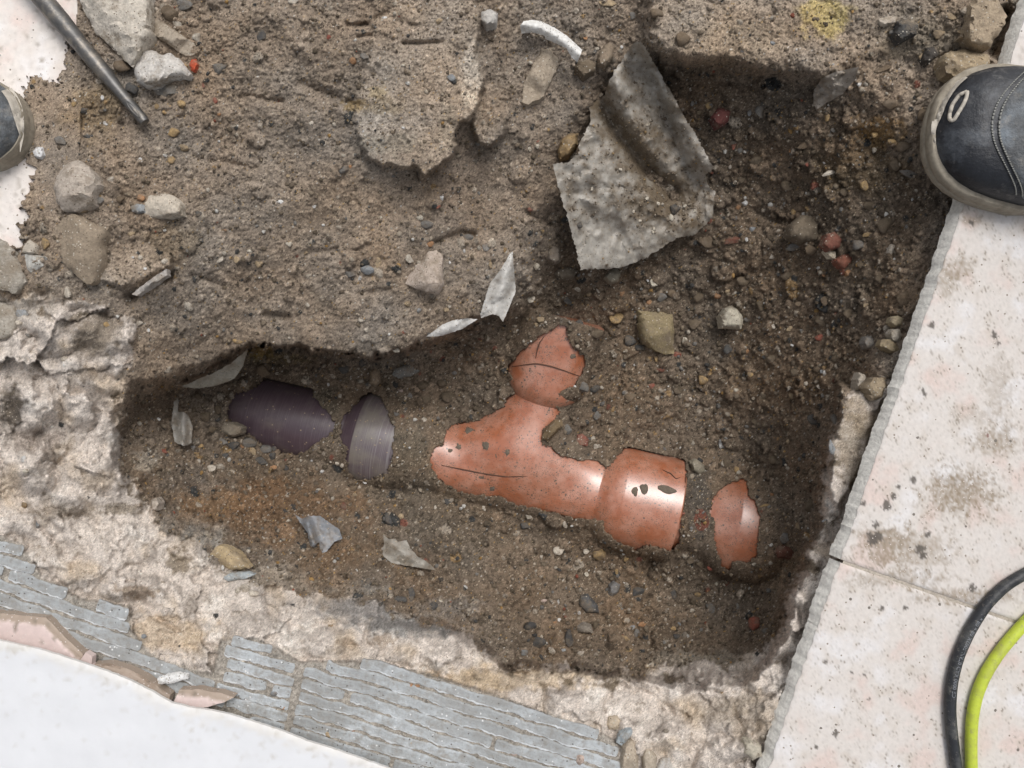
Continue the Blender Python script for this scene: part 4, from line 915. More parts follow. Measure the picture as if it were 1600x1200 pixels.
# mould seam lines and mud spots on the fitting
def surf_z(px, py):
    a = np.array([float(px)]); b = np.array([float(py)])
    return float(max(pipe_top(a, b)[0], body_top(a, b)[0]))
def tube(name, pts, rad, mat, parent=None, seg=10, radii=None, closed=False, origin=None):
    pts = [Vector(p) for p in pts]; n = len(pts); v = []; f = []
    nrm = None
    for i, p in enumerate(pts):
        t = (pts[min(i + 1, n - 1)] - pts[max(i - 1, 0)]).normalized()
        if nrm is None: nrm = t.orthogonal().normalized()
        nrm = (nrm - t * nrm.dot(t)).normalized(); bn = t.cross(nrm)
        r = radii[i] if radii else rad
        for k in range(seg):
            a = 2 * math.pi * k / seg; v.append(p + nrm * (r * math.cos(a)) + bn * (r * math.sin(a)))
    for i in range(n - 1):
        for k in range(seg):
            k2 = (k + 1) % seg; f.append((i * seg + k, (i + 1) * seg + k, (i + 1) * seg + k2, i * seg + k2)[::-1])
    f.append(tuple(range(seg))[::-1]); f.append(tuple((n - 1) * seg + k for k in range(seg)))
    og = Vector(origin) if origin is not None else Vector((0, 0, 0))
    return mesh_obj(name, [x - og for x in v], f, mat, parent)
def smooth_line(pts, n):
    p = np.array(pts, float); t = np.r_[0, np.cumsum(np.hypot(*np.diff(p[:, :2], axis=0).T))]
    q = np.linspace(0, t[-1], n); out = []
    for d in range(p.shape[1]):
        out.append(np.interp(q, t, p[:, d]))
    out = np.stack(out, -1)
    for _ in range(max(2, n // 14)):
        out[1:-1] = (out[:-2] + 2 * out[1:-1] + out[2:]) / 4
    return out
def seam(pts, w, par, og):
    L_ = smooth_line(pts, 30); q = [P(a, b, surf_z(a, b) + .0007) for a, b in L_]
    return tube('seam', q, w, M_seam, par, 6, [w * (.35 + .65 * math.sin(math.pi * i / 29)) for i in range(30)], origin=og)
seam([(690,727),(720,733),(750,739),(790,745),(828,744)], .0011, te, BR0)
seam([(800,573),(820,570),(838,568),(860,572),(884,580),(906,588)], .0010, te, BR0)
seam([(837,560),(839,548),(843,536),(850,526)], .0010, te, BR0)
seam([(1035,734),(1048,740),(1056,748),(1063,746)], .0009, te, BR0)
def blob(px, py, w, h, ang, par, og, name='mud_spot', seed=0):
    th = np.linspace(0, 2 * np.pi, 18, endpoint=False); r = np.random.default_rng(seed + int(px)).normal(0, 1, 18); r = 1 + .16 * (r + np.roll(r, 1) + np.roll(r, -1)) / 1.7
    c, s = math.cos(math.radians(ang)), math.sin(math.radians(ang)); poly = []
    for t, k in zip(th, r):
        a = w / 2 * k * math.cos(t); b = h / 2 * k * math.sin(t); poly.append((px + a * c - b * s, py + a * s + b * c))
    pv, tr, bd, d = patch(poly, 2.2, 0, seed)
    zs = np.array([surf_z(a, b) for a, b in pv]); zs = np.where(zs < -1, zs.max(), zs)
    zt = zs + .0006 + .0016 * np.clip(d / 3, 0, 1)
    ob = solid(name, pv, tr, bd, zt, zs - .002, M_mud)
    ob.parent = par; ob.matrix_parent_inverse = Matrix.Translation(og).inverted()
    return ob
for q in [(734,672,15,11,0),(716,698,9,10,0),(758,696,12,11,0),(703,704,7,6,0),(793,706,7,11,10),(776,712,6,9,20),(752,746,6,5,0),(770,763,9,8,0),
          (1008,764,14,17,160),(1044,766,28,12,15),(992,768,9,12,0),(896,556,10,7,150),(810,684,5,4,0),(868,752,5,5,0),(690,695,6,8,0)]:
    blob(*q, te, BR0)
en = empty('pipe_socket', AX0 + adir * on_axis(1150)); tag(en, 'second orange-brown socket end poking out of the soil at the right of the run', 'pipe')
lathe('pipe_barrel', AX0, adir, PR_end[:3], M_orange, en)
lathe('socket_shoulder', AX0, adir, PR_end[2:4], M_orange, en)
lathe('socket', AX0, adir, PR_end[3:], M_orange, en)

# ------------------------------------------------------------------ films and sheets
def sheet(name, poly, zf, label, cat, base, dirt_amt=.4, step=4, th=.0008, group=None, seed=0, jit=.5, dirtf=None, mat=None):
    pv, tr, bd, d = patch(poly, step, jit, seed)
    x, y = pv.T
    zz = zf(x, y, d)
    n1 = fbm(x / 18, y / 18, 4, 160 + seed); n2 = fbm(x / 5, y / 5, 3, 165 + seed)
    m = np.clip(dirt_amt + n1 * 1.3 + n2 * .5, 0, 1) if dirtf is None else np.clip(dirtf(x, y, d) + n1 * .9 + n2 * .6, 0, 1)
    c = np.array(base) * (1 + .15 * n2)[:, None]; c = c * (1 - m[:, None]) + np.array((.155, .12, .082)) * m[:, None]
    o = solid(name, pv, tr, bd, zz, zz - th, mat or M_film, cols=np.clip(c, .02, .8))
    return tag(o, label, cat, group)
BIGF = [(989,69),(999,63),(1008,74),(1027,107),(1056,158),(1091,218),(1115,262),(1103,272),(1106,290),(1118,300),(1113,341),(1084,367),(1059,371),(1027,392),
 (1005,405),(967,419),(907,421),(897,376),(885,335),(872,291),(864,256),(888,253),(904,240),(905,224),(923,189),(921,167),(945,148),(951,129),(964,104)]
zfl = rbf([(990,70,-.07),(1040,130,-.115),(1110,250,-.17),(1115,340,-.185),(1000,410,-.185),(910,420,-.15),(865,256,-.075),(925,170,-.075),(955,120,-.068),(960,300,-.115),(1020,250,-.125)], CXX, CYY)
def big_z(x, y, d):
    b = bil(zfl, CX, CY, x, y)
    b = np.maximum(b, bil(zs_c, CX, CY, x, y) + .004)
    r1 = ldist([(1000,64),(1060,175),(1108,262)], x, y); b = b + .026 * np.exp(-(r1 / 24) ** 2)
    r2 = ldist([(958,118),(985,170),(1010,215)], x, y); b = b + .016 * np.exp(-(r2 / 22) ** 2)
    v1 = ldist([(932,150),(965,205),(1005,262),(1050,300)], x, y); b = b - .028 * np.exp(-(v1 / 17) ** 2)
    v2 = ldist([(1000,85),(1025,140),(1045,200)], x, y); b = b - .010 * np.exp(-(v2 / 11) ** 2)
    v3 = ldist([(900,315),(930,345),(970,365)], x, y); b = b - .006 * np.exp(-(v3 / 12) ** 2)
    r3 = ldist([(905,415),(990,400),(1060,365),(1112,340)], x, y); b = b + .006 * np.exp(-(r3 / 20) ** 2)
    f1, sx, sy, hh, dx, dy = worley(x / 42 + fbm(x / 40, y / 40, 2, 350) * .5, y / 42, 21)
    b = b + .006 * fbm(x / 45, y / 45, 3, 170) + .0022 * fbm(x / 12, y / 16, 3, 174) + .003 * (sx * dx + sy * dy) * 1.6 + .012 * (.3 - np.abs(fbm(x / 55, y / 70, 3, 352))) + .004 * (.3 - np.abs(fbm(x / 22, y / 26, 3, 356)))
    return b
def big_d(x, y, d):
    v1 = ldist([(932,150),(965,205),(1005,262),(1060,300)], x, y); v3 = np.hypot((x - 1040) / 62, (y - 325) / 34); v4 = np.hypot((x - 1015) / 34, (y - 215) / 34)
    clean = np.hypot((x - 940) / 70, (y - 390) / 40)
    return .40 + .6 * np.exp(-(v1 / 24) ** 2) + .75 * np.exp(-v3 ** 2) + .4 * np.exp(-v4 ** 2) - .5 * np.exp(-clean ** 2)
sheet('plastic_sheet', BIGF, big_z, 'large crumpled sheet of dirty grey polythene folded on the slope', 'plastic sheet', (.365,.34,.30), dirtf=big_d, step=2.8, seed=3, jit=.9)
SH = []
for q in [(1055,326,20,19),(1048,340,12,9),(1022,358,8,7),(906,352,13,13),(925,295,9,6),(1010,310,7,7),(1070,322,7,7),(1028,318,9,8),(990,330,6,6),(970,265,7,6),(1012,195,9,7),(1020,362,6,5),(1085,330,7,6),(1000,345,6,5)]:
    o = bpy.data.objects.new('pebble', POOL[int(q[0]) % len(POOL)]); col_link(o)
    zz = float(big_z(np.array([q[0]]), np.array([q[1]]), None)[0]); s = scl(zz)
    key = 'dark' if q[2] >= 13 else 'cream'
    o.scale = (q[2] / 2 * s, q[3] / 2 * s, q[3] / 2.6 * s); o.rotation_euler = (0, 0, q[0]); o.location = P(q[0], q[1], zz + q[3] * s * .22); o.color = (*COL[key], 1)
    SH.append((q, key, o))
for key, txt in (('dark', 'blackish stone on the crumpled plastic sheet'), ('cream', 'tiny cream stone crumb on the crumpled plastic sheet')):
    L_ = sorted([r_ for r_ in SH if r_[1] == key], key=lambda r_: r_[0][0])
    for i, r_ in enumerate(L_):
        wd = 'leftmost' if i == 0 else ('rightmost' if i == len(L_) - 1 else ['', 'second', 'third', 'fourth', 'fifth', 'sixth', 'seventh', 'eighth', 'ninth', 'tenth', 'eleventh', 'twelfth'][i] + ' from left')
        tag(r_[2], txt + ', ' + wd, 'pebble', 'stones on the crumpled plastic sheet')
def sheet_grit():
    n = 900; r_ = np.random.default_rng(77)
    px = r_.uniform(865, 1120, n * 4); py = r_.uniform(65, 420, n * 4)
    dd = sdist(BIGF, px, py, 40); p_ = big_d(px, py, dd) + fbm(px / 18, py / 18, 3, 163) * 1.1 - .25
    ok = (dd > 4) & (r_.random(n * 4) < p_); px, py = px[ok][:n], py[ok][:n]; n = len(px)
    r = 1.2 * (3.4 / 1.2) ** (r_.random(n) ** 2); zz = big_z(px, py, None); s = (H - zz) / F
    oc = np.array([(1,0,0),(-1,0,0),(0,1,0),(0,-1,0),(0,0,1),(0,0,-1)], float)
    fc = np.array([(0,2,4),(2,1,4),(1,3,4),(3,0,4),(2,0,5),(1,2,5),(3,1,5),(0,3,5)])
    v = oc[None] * r_.uniform(.6, 1.3, (n, 6, 1)) * (r * s)[:, None, None]
    v += np.stack([(px - 800) * s, (600 - py) * s, zz + r * s * .3], -1)[:, None]
    pal = np.array([(.17,.135,.10),(.21,.17,.125),(.33,.28,.22),(.46,.41,.34),(.36,.25,.13)]); pk = pal[r_.choice(5, n, p=[.4,.3,.14,.08,.08])]
    o = mesh_obj('grit', v.reshape(-1, 3), (fc[None] + 6 * np.arange(n)[:, None, None]).reshape(-1, 3), M_ground, cols=np.repeat(pk, 6, 0), smooth=False)
    tag(o, 'sandy grains of soil strewn over the crumpled plastic sheet', 'grit', kind='stuff')
sheet_grit()
def ter(lift, arch=0., axis=None, w=20., bend=None):
    def f(x, y, d):
        b = ZTa(x, y); b = np.maximum(b, np.percentile(b, 30)); b = .4 * b + .6 * np.percentile(b, 70)
        b = b + lift
        if axis is not None: b = b + arch * np.exp(-(ldist(axis, x, y) / w) ** 2)
        if bend is not None: b = b + (x - x.mean()) * bend[0] + (y - y.mean()) * bend[1]
        return b + .0012 * fbm(x / 12, y / 12, 3, 180)
    return f
sheet('plastic_strip', [(813,40),(818,33),(832,31),(845,33),(866,43),(886,56),(910,78),(906,88),(902,96),(894,91),(885,75),(868,67),(853,61),(850,55),(832,50),(815,52)],
      ter(.012, .008, [(815,36),(845,42),(880,62),(905,84)], 9), 'curled white plastic strip lying at the top of the pit', 'plastic strip', (.64,.63,.60), -.18, 2.5, seed=5, jit=.2)
sheet('plastic_strip', [(796,397),(801,392),(803,420),(806,455),(796,480),(786,503),(780,494),(770,491),(760,494),(752,497),(750,492),(757,470),(765,443),(783,420)],
      ter(.012, .010, [(799,398),(788,440),(770,494)], 12), 'pale grey plastic strip hanging off the bank above the orange branch', 'plastic strip', (.47,.455,.425), -.05, 2.5, seed=6, jit=.3)
sheet('plastic_strip', [(666,526),(690,508),(706,501),(730,497),(746,499),(722,514),(690,525)], ter(.010, .004, [(670,525),(740,500)], 8),
      'thin grey plastic edge sticking out of the lip of the bank', 'plastic strip', (.47,.46,.44), .05, 2.5, seed=7, jit=.3)
sheet('plastic_film', [(284,604),(310,592),(336,582),(360,568),(386,546),(380,572),(366,592),(340,602),(312,607)], lambda x, y, d: -.15 - (y - 575) * .0008 - (x - 330) * .0003 + .002 * fbm(x / 14, y / 14, 2, 183),
      'grey-green film hanging under the bank at the left end of the pit', 'plastic film', (.27,.26,.225), .15, 3, seed=8)
sheet('plastic_film', [(272,628),(279,621),(278,644),(288,644),(296,652),(301,668),(299,692),(288,697),(273,690),(267,662)], ter(.012, .008, [(286,645),(286,695)], 7),
      'torn murky film standing in the soil left of the purple pipe', 'plastic film', (.24,.225,.20), .1, 2.5, seed=9)
sheet('plastic_film', [(460,803),(472,811),(483,806),(500,806),(512,815),(530,827),(535,842),(523,846),(510,862),(500,865),(499,846),(490,856),(485,852),(480,832)],
      ter(.012, .012, [(480,815),(490,850)], 7), 'torn blue-grey film sticking up on the lower slope', 'plastic film', (.20,.21,.225), .12, 2.2, seed=10, jit=.3)
sheet('plastic_film', [(599,835),(607,843),(617,842),(622,847),(635,844),(641,857),(653,870),(673,882),(680,891),(660,888),(612,880),(597,867),(600,850)],
      ter(.010, .010, [(612,850),(660,884)], 12), 'clear creased film lying in the middle of the lower slope', 'plastic film', (.27,.25,.215), .12, 2.5, seed=11, jit=.3)
sheet('plastic_film', [(1342,104),(1336,125),(1316,147),(1296,158),(1276,171),(1271,162),(1272,140),(1285,122),(1303,113)],
      lambda x, y, d: np.maximum(-.050 - (y - 140) * .0006 + (x - 1305) * .0004, ZTa(x, y) + .007) + .006 * np.exp(-(ldist([(1280,160),(1335,110)], x, y) / 11) ** 2) + .001 * fbm(x / 9, y / 9, 2, 186),
      'grey-brown film flap under the top right bank', 'plastic film', (.30,.265,.225), .05, 2.5, seed=12, jit=.3)
# ------------------------------------------------------------------ tiles
floor_root = empty('tiled_floor', P(1500, 700, 0)); tag(floor_root, 'off-white pinkish tiled floor beside the pit', kind='structure')
def tile_colour(x, y):
    c = np.broadcast_to(np.array((.595, .555, .52)), x.shape + (3,)).copy()
    n1 = fbm(x / 70, y / 70, 4, 190); n2 = fbm(x / 26, y / 26, 4, 194); n3 = fbm(x / 6, y / 6, 3, 198)
    def mx(c, q, t): return c * (1 - t[..., None]) + np.array(q) * t[..., None]
    c = mx(c, (.60, .455, .405), ss(.05, .45, n1) * .55); c = mx(c, (.655, .64, .64), ss(-.05, -.45, n1) * .8)
    c = mx(c, (.47, .41, .35), ss(.05, .5, n2) * .45)
    c = c * (1 + .08 * n3)[..., None]
    dt = (.255, .20, .14)
    for cx, cy, rx, ry, k in [(1500,770,75,50,.75),(1380,850,55,40,.6),(1420,860,90,40,.5),(1560,690,50,30,.6),(1530,650,60,20,.3),(1500,420,28,28,.55),(1480,440,26,34,.5),(1560,600,30,60,.35),(1400,905,110,16,.5),(1510,932,110,16,.6),(1520,345,20,14,.5),(1500,330,24,20,.3)]:
        d = np.hypot((x - cx) / rx, (y - cy) / ry) + fbm(x / 14, y / 14, 6, 200, .8) * 1.5
        c = mx(c, dt, np.clip(ss(1, .35, d) * k * (1 + 1.3 * n3), 0, 1))
    g = fbm(x / 2.6, y / 2.6, 2, 205); c = mx(c, (.25, .215, .175), ss(.22, .42, g) * (.22 + .78 * ss(-.05, .35, n2)))
    for cx, cy, r in [(1427,750,6),(1456,508,6),(1554,524,7),(1560,536,4),(1385,791,8),(1396,776,6),(1350,787,5),(1449,835,6),(1438,858,9),(1442,868,7),(1364,845,9),(1372,838,8),(1519,919,7),(1305,1146,5),(1275,1167,3),(1414,950,5),(1518,348,5),(1290,1034,4),(1543,680,3),(1368,820,6),(1404,760,3),(1358,835,6),(1329,1051,3),(1358,1092,3),(1391,1093,3),(1351,1055,3),(1378,951,5),(1442,610,3),(1445,616,4)]:
        d = np.hypot(x - cx, y - cy) / r + fbm(x / 5, y / 5, 3, 208) * .8
        c = mx(c, (.085, .072, .06) if cy != 680 else (.16, .05, .04), ss(1, .7, d) * .9)
    return np.clip(c, .03, .8)
E0 = P(1514, 300, 0); E1 = P(1201, 1200, 0)
ev = (E1 - E0).normalized(); eu = Vector((-ev.y, ev.x, 0))          # ev along the broken edge (down the photo), eu into the room
if eu.x < 0: eu = -eu
def tile(v0, v1, u0, u1, name, edge=True, top=0., dens=.0019):
    nu = int((u1 - u0) / dens); nv = int((v1 - v0) / dens)
    v = np.linspace(v0, v1, nv); u = np.linspace(0, 1, nu)
    VV, UU = np.meshgrid(v, u, indexing='ij')
    jag = (fbm(VV * 60, VV * 0 + 3, 4, 210) * .0034 + np.maximum(0, fbm(VV * 30, VV * 0 + 9, 3, 211) - .22) * .010 + fbm(VV * 300, VV * 0 + 1, 2, 214) * .0008) if edge else 0 * VV
    ul = u0 + jag
    uu = ul + (u1 - ul) * UU
    x = E0.x + ev.x * VV + eu.x * uu; y = E0.y + ev.y * VV + eu.y * uu
    px = x / H * F + 800; py = 600 - y / H * F
    zt = np.full(x.shape, top)
    # cushion edge
    em = np.minimum(np.minimum(VV - v0, v1 - VV), np.minimum(uu - ul + (0 if edge else 0), u1 - uu))
    zt = zt - .0012 * np.clip(1 - em / .0025, 0, 1) ** 2
    org = P(1500, 700, 0)
    n = nu * nv
    T = np.stack([x - org.x, y - org.y, zt], -1).reshape(-1, 3)
    cols = tile_colour(px, py).reshape(-1, 3)
    gr = np.arange(n).reshape(nv, nu)
    fq = np.stack([gr[:-1, :-1], gr[1:, :-1], gr[1:, 1:], gr[:-1, 1:]], -1).reshape(-1, 4)
    a = T[fq[0, 1]] - T[fq[0, 0]]; b = T[fq[0, 2]] - T[fq[0, 0]]
    if np.cross(a, b)[2] < 0: fq = fq[:, ::-1]
    o = mesh_obj(name, T, fq, M_tile, floor_root, cols)
    # broken body below the glaze, slightly proud and rough on the pit side
    ring = list(gr[0, :]) + list(gr[1:, -1]) + list(gr[-1, -2::-1]) + list(gr[-2:0:-1, 0])
    R = T[ring]; m = len(ring); onedge = np.array([k in set(gr[:, 0]) for k in ring]) & edge
    lv = []; 
    for kz, dz in enumerate((0., -.004, -.008, -.014)):
        q = R.copy(); q[:, 2] = R[:, 2] + dz - (.0004 if kz == 0 else 0)
        t = np.arange(m)
        off = np.where(onedge, (.0 if kz == 0 else .0020 * kz + .0034 * (kz / 3) * fbm(t / 22 + kz * .1, t * 0 + kz * .25, 5, 216, .65)), 0)
        q[:, 0] -= eu.x * off; q[:, 1] -= eu.y * off; lv.append(q)
    W = np.vstack(lv); f = []
    for k in range(3):
        for i in range(m):
            j = (i + 1) % m; f.append((k * m + i, k * m + j, (k + 1) * m + j, (k + 1) * m + i))
    f.append(tuple(3 * m + i for i in range(m)))
    s = mesh_obj('tile_body', W, f, M_tile_edge, o); s.data.set_sharp_from_angle(angle=math.radians(35))
    bm = bmesh.new(); bm.from_mesh(s.data); bmesh.ops.recalc_face_normals(bm, faces=bm.faces); bm.to_mesh(s.data); bm.free()
    return o
vj = ((P(1311, 876, 0) - E0).dot(ev))
GAP = .0035; TS = .46
tile(vj - TS, vj - GAP / 2, .0, .46, 'floor_tile')
tile(vj + GAP / 2, vj + TS, .0, .46, 'floor_tile')
tile(vj - 2 * TS - GAP, vj - TS - GAP, -.004, .46, 'floor_tile', dens=.004)
for r_ in range(3):
    a = vj - 2 * TS - GAP + r_ * (TS + GAP)
    tile(a + GAP / 2, a + TS, .46 + GAP, .92, 'floor_tile', edge=False, dens=.012)
grout = mesh_obj('grout', [Vector(p) - P(1500, 700, 0) for p in [E0 + ev * (vj - 1.0) + eu * .0035 + Vector((0, 0, -.0018)), E0 + ev * (vj + TS) + eu * .0035 + Vector((0, 0, -.0018)), E0 + ev * (vj + TS) + eu * .93 + Vector((0, 0, -.0018)), E0 + ev * (vj - 1.0) + eu * .93 + Vector((0, 0, -.0018))]],
                 [(0, 1, 2, 3)], M_tile_edge, floor_root)
grout.data.materials.clear(); grout.data.materials.append(M_grout)

# left tile, under the soil
pv, tr, bd, d = patch(LT, 14, 0, 1, inner=6)
x, y = pv.T; tc_ = tile_colour(x + 900, y + 300); tc_ = np.clip(tc_ * 1.25, 0, .8)
lt = solid('floor_tile', pv, tr, bd, np.full(len(pv), -.0005), np.full(len(pv), -.010), M_tile, cols=tc_)
tag(lt, 'white dusty tile at the upper left half hidden under soil', 'tile')

# ------------------------------------------------------------------ ribbed tile adhesive: every ridge a piece of its own
ad_root = empty('tile_adhesive', P(500, 1100, -.018)); tag(ad_root, 'blue-grey combed tile adhesive bed with wavy ridges', kind='structure')
def ridges(poly, p0, dirv, spacing, count, width, seed, t0, t1):
    pr_ = np.random.default_rng(seed); dv = np.array(dirv, float); dv /= np.hypot(*dv); nv_ = np.array((-dv[1], dv[0]))
    og = ad_root.location
    for k in range(count):
        t = np.arange(t0, t1, 2.2)
        wob = fbm(t / 90 + k * .1, t * 0 + k * .15 + seed, 3, 220) * 5 + fbm(t / 26, t * 0 + k * .5 + seed, 3, 222) * 2.0
        c = np.array(p0) + nv_ * (k * spacing) + t[:, None] * dv + wob[:, None] * nv_
        ins = sdist(poly, c[:, 0], c[:, 1], 50) + fbm(t / 9, t * 0 + k * 3.3, 2, 226) * 4 > 1.5
        gapn = fbm(t / 30, t * 0 + k * 5.1, 2, 230) > -.58
        run = ins & gapn; i = 0
        while i < len(t):
            if not run[i]: i += 1; continue
            j = i
            while j < len(t) and run[j]: j += 1
            if j - i > 9:
                tt = t[i:j]; cc = c[i:j]; m = len(tt); vt = []; fc = []
                e1 = width / 2 * (1 + .60 * fbm(tt / 50, tt * 0 + k * 3.1, 4, 234) + .16 * fbm(tt / 8, tt * 0 + k, 2, 235)); e2 = width / 2 * (1 + .60 * fbm(tt / 45, tt * 0 + k * 4.3 + 50, 4, 238) + .18 * fbm(tt / 7, tt * 0 + k, 2, 239))
                tp = np.minimum(1, np.minimum(np.arange(m), m - 1 - np.arange(m)) / 2 + .7)
                hh = .0022 * (1 + .25 * fbm(tt / 10, tt * 0 + k, 2, 242))
                wls = np.clip(.2 + 3.4 * fbm(tt / 22, tt * 0 + k * 2.2, 3, 246) + 1.4, .3, 3.4)
                for q, a, b, w, h, wl in zip(cc, e1, e2, tp, hh, wls):
                    for off, zz in ((-a * 1.12, -.004), (-a, h * .75), (-a * .55, h), (b * .3, h * .92), (b, h * 1.02), (b + wl, h * .55), ((b + wl) * 1.02, -.004)):
                        r = q + nv_ * off * w; vt.append(P(r[0], r[1], -.018 + zz) - og)
                for a in range(m - 1):
                    for b in range(6): fc.append((a * 7 + b, a * 7 + b + 1, (a + 1) * 7 + b + 1, (a + 1) * 7 + b))
                fc.append(tuple(range(7))); fc.append(tuple((m - 1) * 7 + b for b in range(7))[::-1])
                o = mesh_obj('ridge', vt, fc, M_adh, ad_root, smooth=False); o.data.materials.append(M_white)
                for a in range(m - 1): o.data.polygons[a * 6 + 4].material_index = 1
                bm = bmesh.new(); bm.from_mesh(o.data); bmesh.ops.recalc_face_normals(bm, faces=bm.faces); bm.to_mesh(o.data); bm.free()
            i = j
AD_R = [(472,1040),(540,1033),(600,1036),(700,1062),(800,1096),(900,1130),(960,1156),(975,1200),(985,1290),(600,1290),(440,1170),(455,1125)]
AD_M = [(346,1000),(372,995),(400,996),(466,1036),(450,1124),(436,1165),(360,1105),(330,1075),(352,1050)]
AD_L = [(-60,826),(0,836),(32,850),(66,902),(126,936),(202,946),(204,982),(228,1012),(252,1032),(330,1052),(352,1052),(335,1078),(370,1108),(250,1075),(100,1010),(-60,965)]
ridges(AD_R, (470, 985), (1, .305), 19.5, 16, 14.5, 1, -60, 620)
ridges(AD_M, (345, 975), (1, .27), 19, 9, 14, 2, -60, 160)
ridges(AD_L, (-60, 790), (1, .335), 20, 10, 16, 3, -80, 520)

# ------------------------------------------------------------------ pink tile shards and the white board at the bottom left
def shard(name, poly, band, z0, label, th=.011, slope=(0, 0)):
    pv, tr, bd, d = patch(poly, 5, .3, abs(int(poly[0][0])) + 5)
    x, y = pv.T; n = fbm(x / 12, y / 12, 4, 250)
    c = np.array((.60, .485, .455)) * (1 + .12 * n)[:, None]
    if band is not None:
        bdn = ldist(band, x, y) + n * 3; t = ss(13, 9, bdn)[:, None]; c = c * (1 - t) + np.array((.34, .27, .215)) * t
    dn = ss(.25, .5, fbm(x / 10, y / 10, 4, 254))[:, None]; c = c * (1 - dn) + np.array((.22, .18, .14)) * dn
    zt = z0 + (x - x.mean()) * slope[0] + (y - y.mean()) * slope[1] - .006 * ((ss(14, 0, ldist(band, x, y))) if band is not None else 0)
    o = solid(name, pv, tr, bd, zt, zt - th, M_tile, cols=c)
    return tag(o, label, 'tile shard', 'broken pink tile shards along the white board')
shard('tile_shard', [(-60,950),(0,958),(40,962),(72,965),(96,990),(130,1022),(125,1036),(100,1045),(0,1040),(-60,1030)], [(0,958),(72,966),(130,1024)], .000, 'largest pink tile shard, at the left end of the white board')
shard('tile_shard', [(124,1034),(134,1019),(144,1026),(143,1039),(150,1046),(140,1050)], None, .000, 'smallest pink tile shard, standing by the tip of the largest one', .008)
shard('tile_shard', [(146,1038),(170,1036),(200,1045),(226,1058),(250,1075),(266,1086),(262,1100),(220,1090),(180,1070)], [(146,1038),(200,1046),(266,1088)], .002, 'curved brown-edged tile shard running along the rim of the white board')
shard('tile_shard', [(280,1078),(310,1077),(345,1083),(366,1090),(350,1097),(325,1105),(300,1108),(270,1100)], [(284,1077),(320,1078),(366,1090)], .004, 'pointed pink tile shard right of the bright white flake')
BOARD = [(-300,930),(0,1001),(60,1014),(124,1034),(165,1048),(205,1064),(240,1082),(268,1098),(300,1106),(330,1110),(365,1118),(400,1129),(440,1142),(480,1158),(520,1170),(560,1184),(600,1198),(640,1214),(720,1250),(720,1500),(-300,1500)]
pv, tr, bd, d = patch(BOARD, 4.5, .25, 9, inner=6)
x, y = pv.T
n1 = fbm(x / 30 + y / 60, y / 12, 5, 260); n2 = fbm(x / 90, y / 90, 3, 264)
c = np.array((.66, .67, .69)) * (1 + .03 * n2)[:, None]
t = (ss(22, 1, d + n1 * 22) * .45)[:, None]; c = c * (1 - t) + np.array((.62, .575, .50)) * t
t = (ss(.16, .42, fbm((x * .35 + y) / 7, (x - y * .35) / 60, 5, 268, .6)) * ss(120, 5, d) * .5 + ss(.34, .5, fbm(x / 14, y / 5, 4, 270)) * .25)[:, None]; c = c * (1 - t) + np.array((.45, .42, .37)) * t
zt = .0145 - .0016 * np.clip(1 - d / 6, 0, 1) ** 2 + .0012 * fbm(x / 60, y / 60, 3, 272)
bo = solid('white_board', pv, tr, bd, zt, zt - .0035, M_board, cols=np.clip(c, 0, .8))
tag(bo, 'smooth white board with a chipped dusty edge at the bottom left', 'board')
legs = empty('rubble_block', P(150, 1160, -.03))
bpy.data.objects.remove(legs)

# ------------------------------------------------------------------ steel chisel bit
def bit():
    a = P(18, -60, .020); b = P(226, 190, .010); d = (b - a); Ln = d.length
    root = empty('drill_chisel', b); tag(root, 'dark steel chisel bit with a grooved shank lying at the top left', 'chisel bit')
    s = scl(.015)
    def along(px, py): return (P(px, py, .012) - a).dot(d.normalized())
    pr = [(0, 15.5 * s), (along(92, 42), 15 * s), (along(118, 78), 12.5 * s), (along(128, 92), 13 * s), (along(160, 126), 12 * s), (along(164, 130), 10.8 * s), (along(170, 137), 10.4 * s)]
    pr2 = [(along(170, 137), 10.4 * s), (along(176, 145), 9.0 * s), (along(222, 186), 8.4 * s), (along(226, 190), 7 * s)]
    lathe('shaft', a, d, pr, M_steel, root, 40); lathe('shank', a, d, pr2, M_steel, root, 40)
    # key groove on the upper side of the shank: rim round a flat face, its shade painted dark
    dn = d.normalized(); side = Vector((0, 0, 1)).cross(dn).normalized(); up = dn.cross(side)
    t0, t1 = along(199, 163), along(221, 184); pts = []
    for i in range(25):
        th = 2 * math.pi * i / 24; u = .5 - .5 * math.cos(th); w = math.sin(th) * 3.4 * s
        u = (t0 + (t1 - t0) * u); r = 8.55 * s
        pts.append(a + dn * u + side * w + up * (math.sqrt(max(r * r - w * w, 0))))
    tube('groove_rim', pts, .0007, M_steel, root, 8, origin=b)
    v = [p - b - up * .0001 for p in pts[:-1]]
    mesh_obj('groove', v, [tuple(range(24))], M_seam, root)
bit()

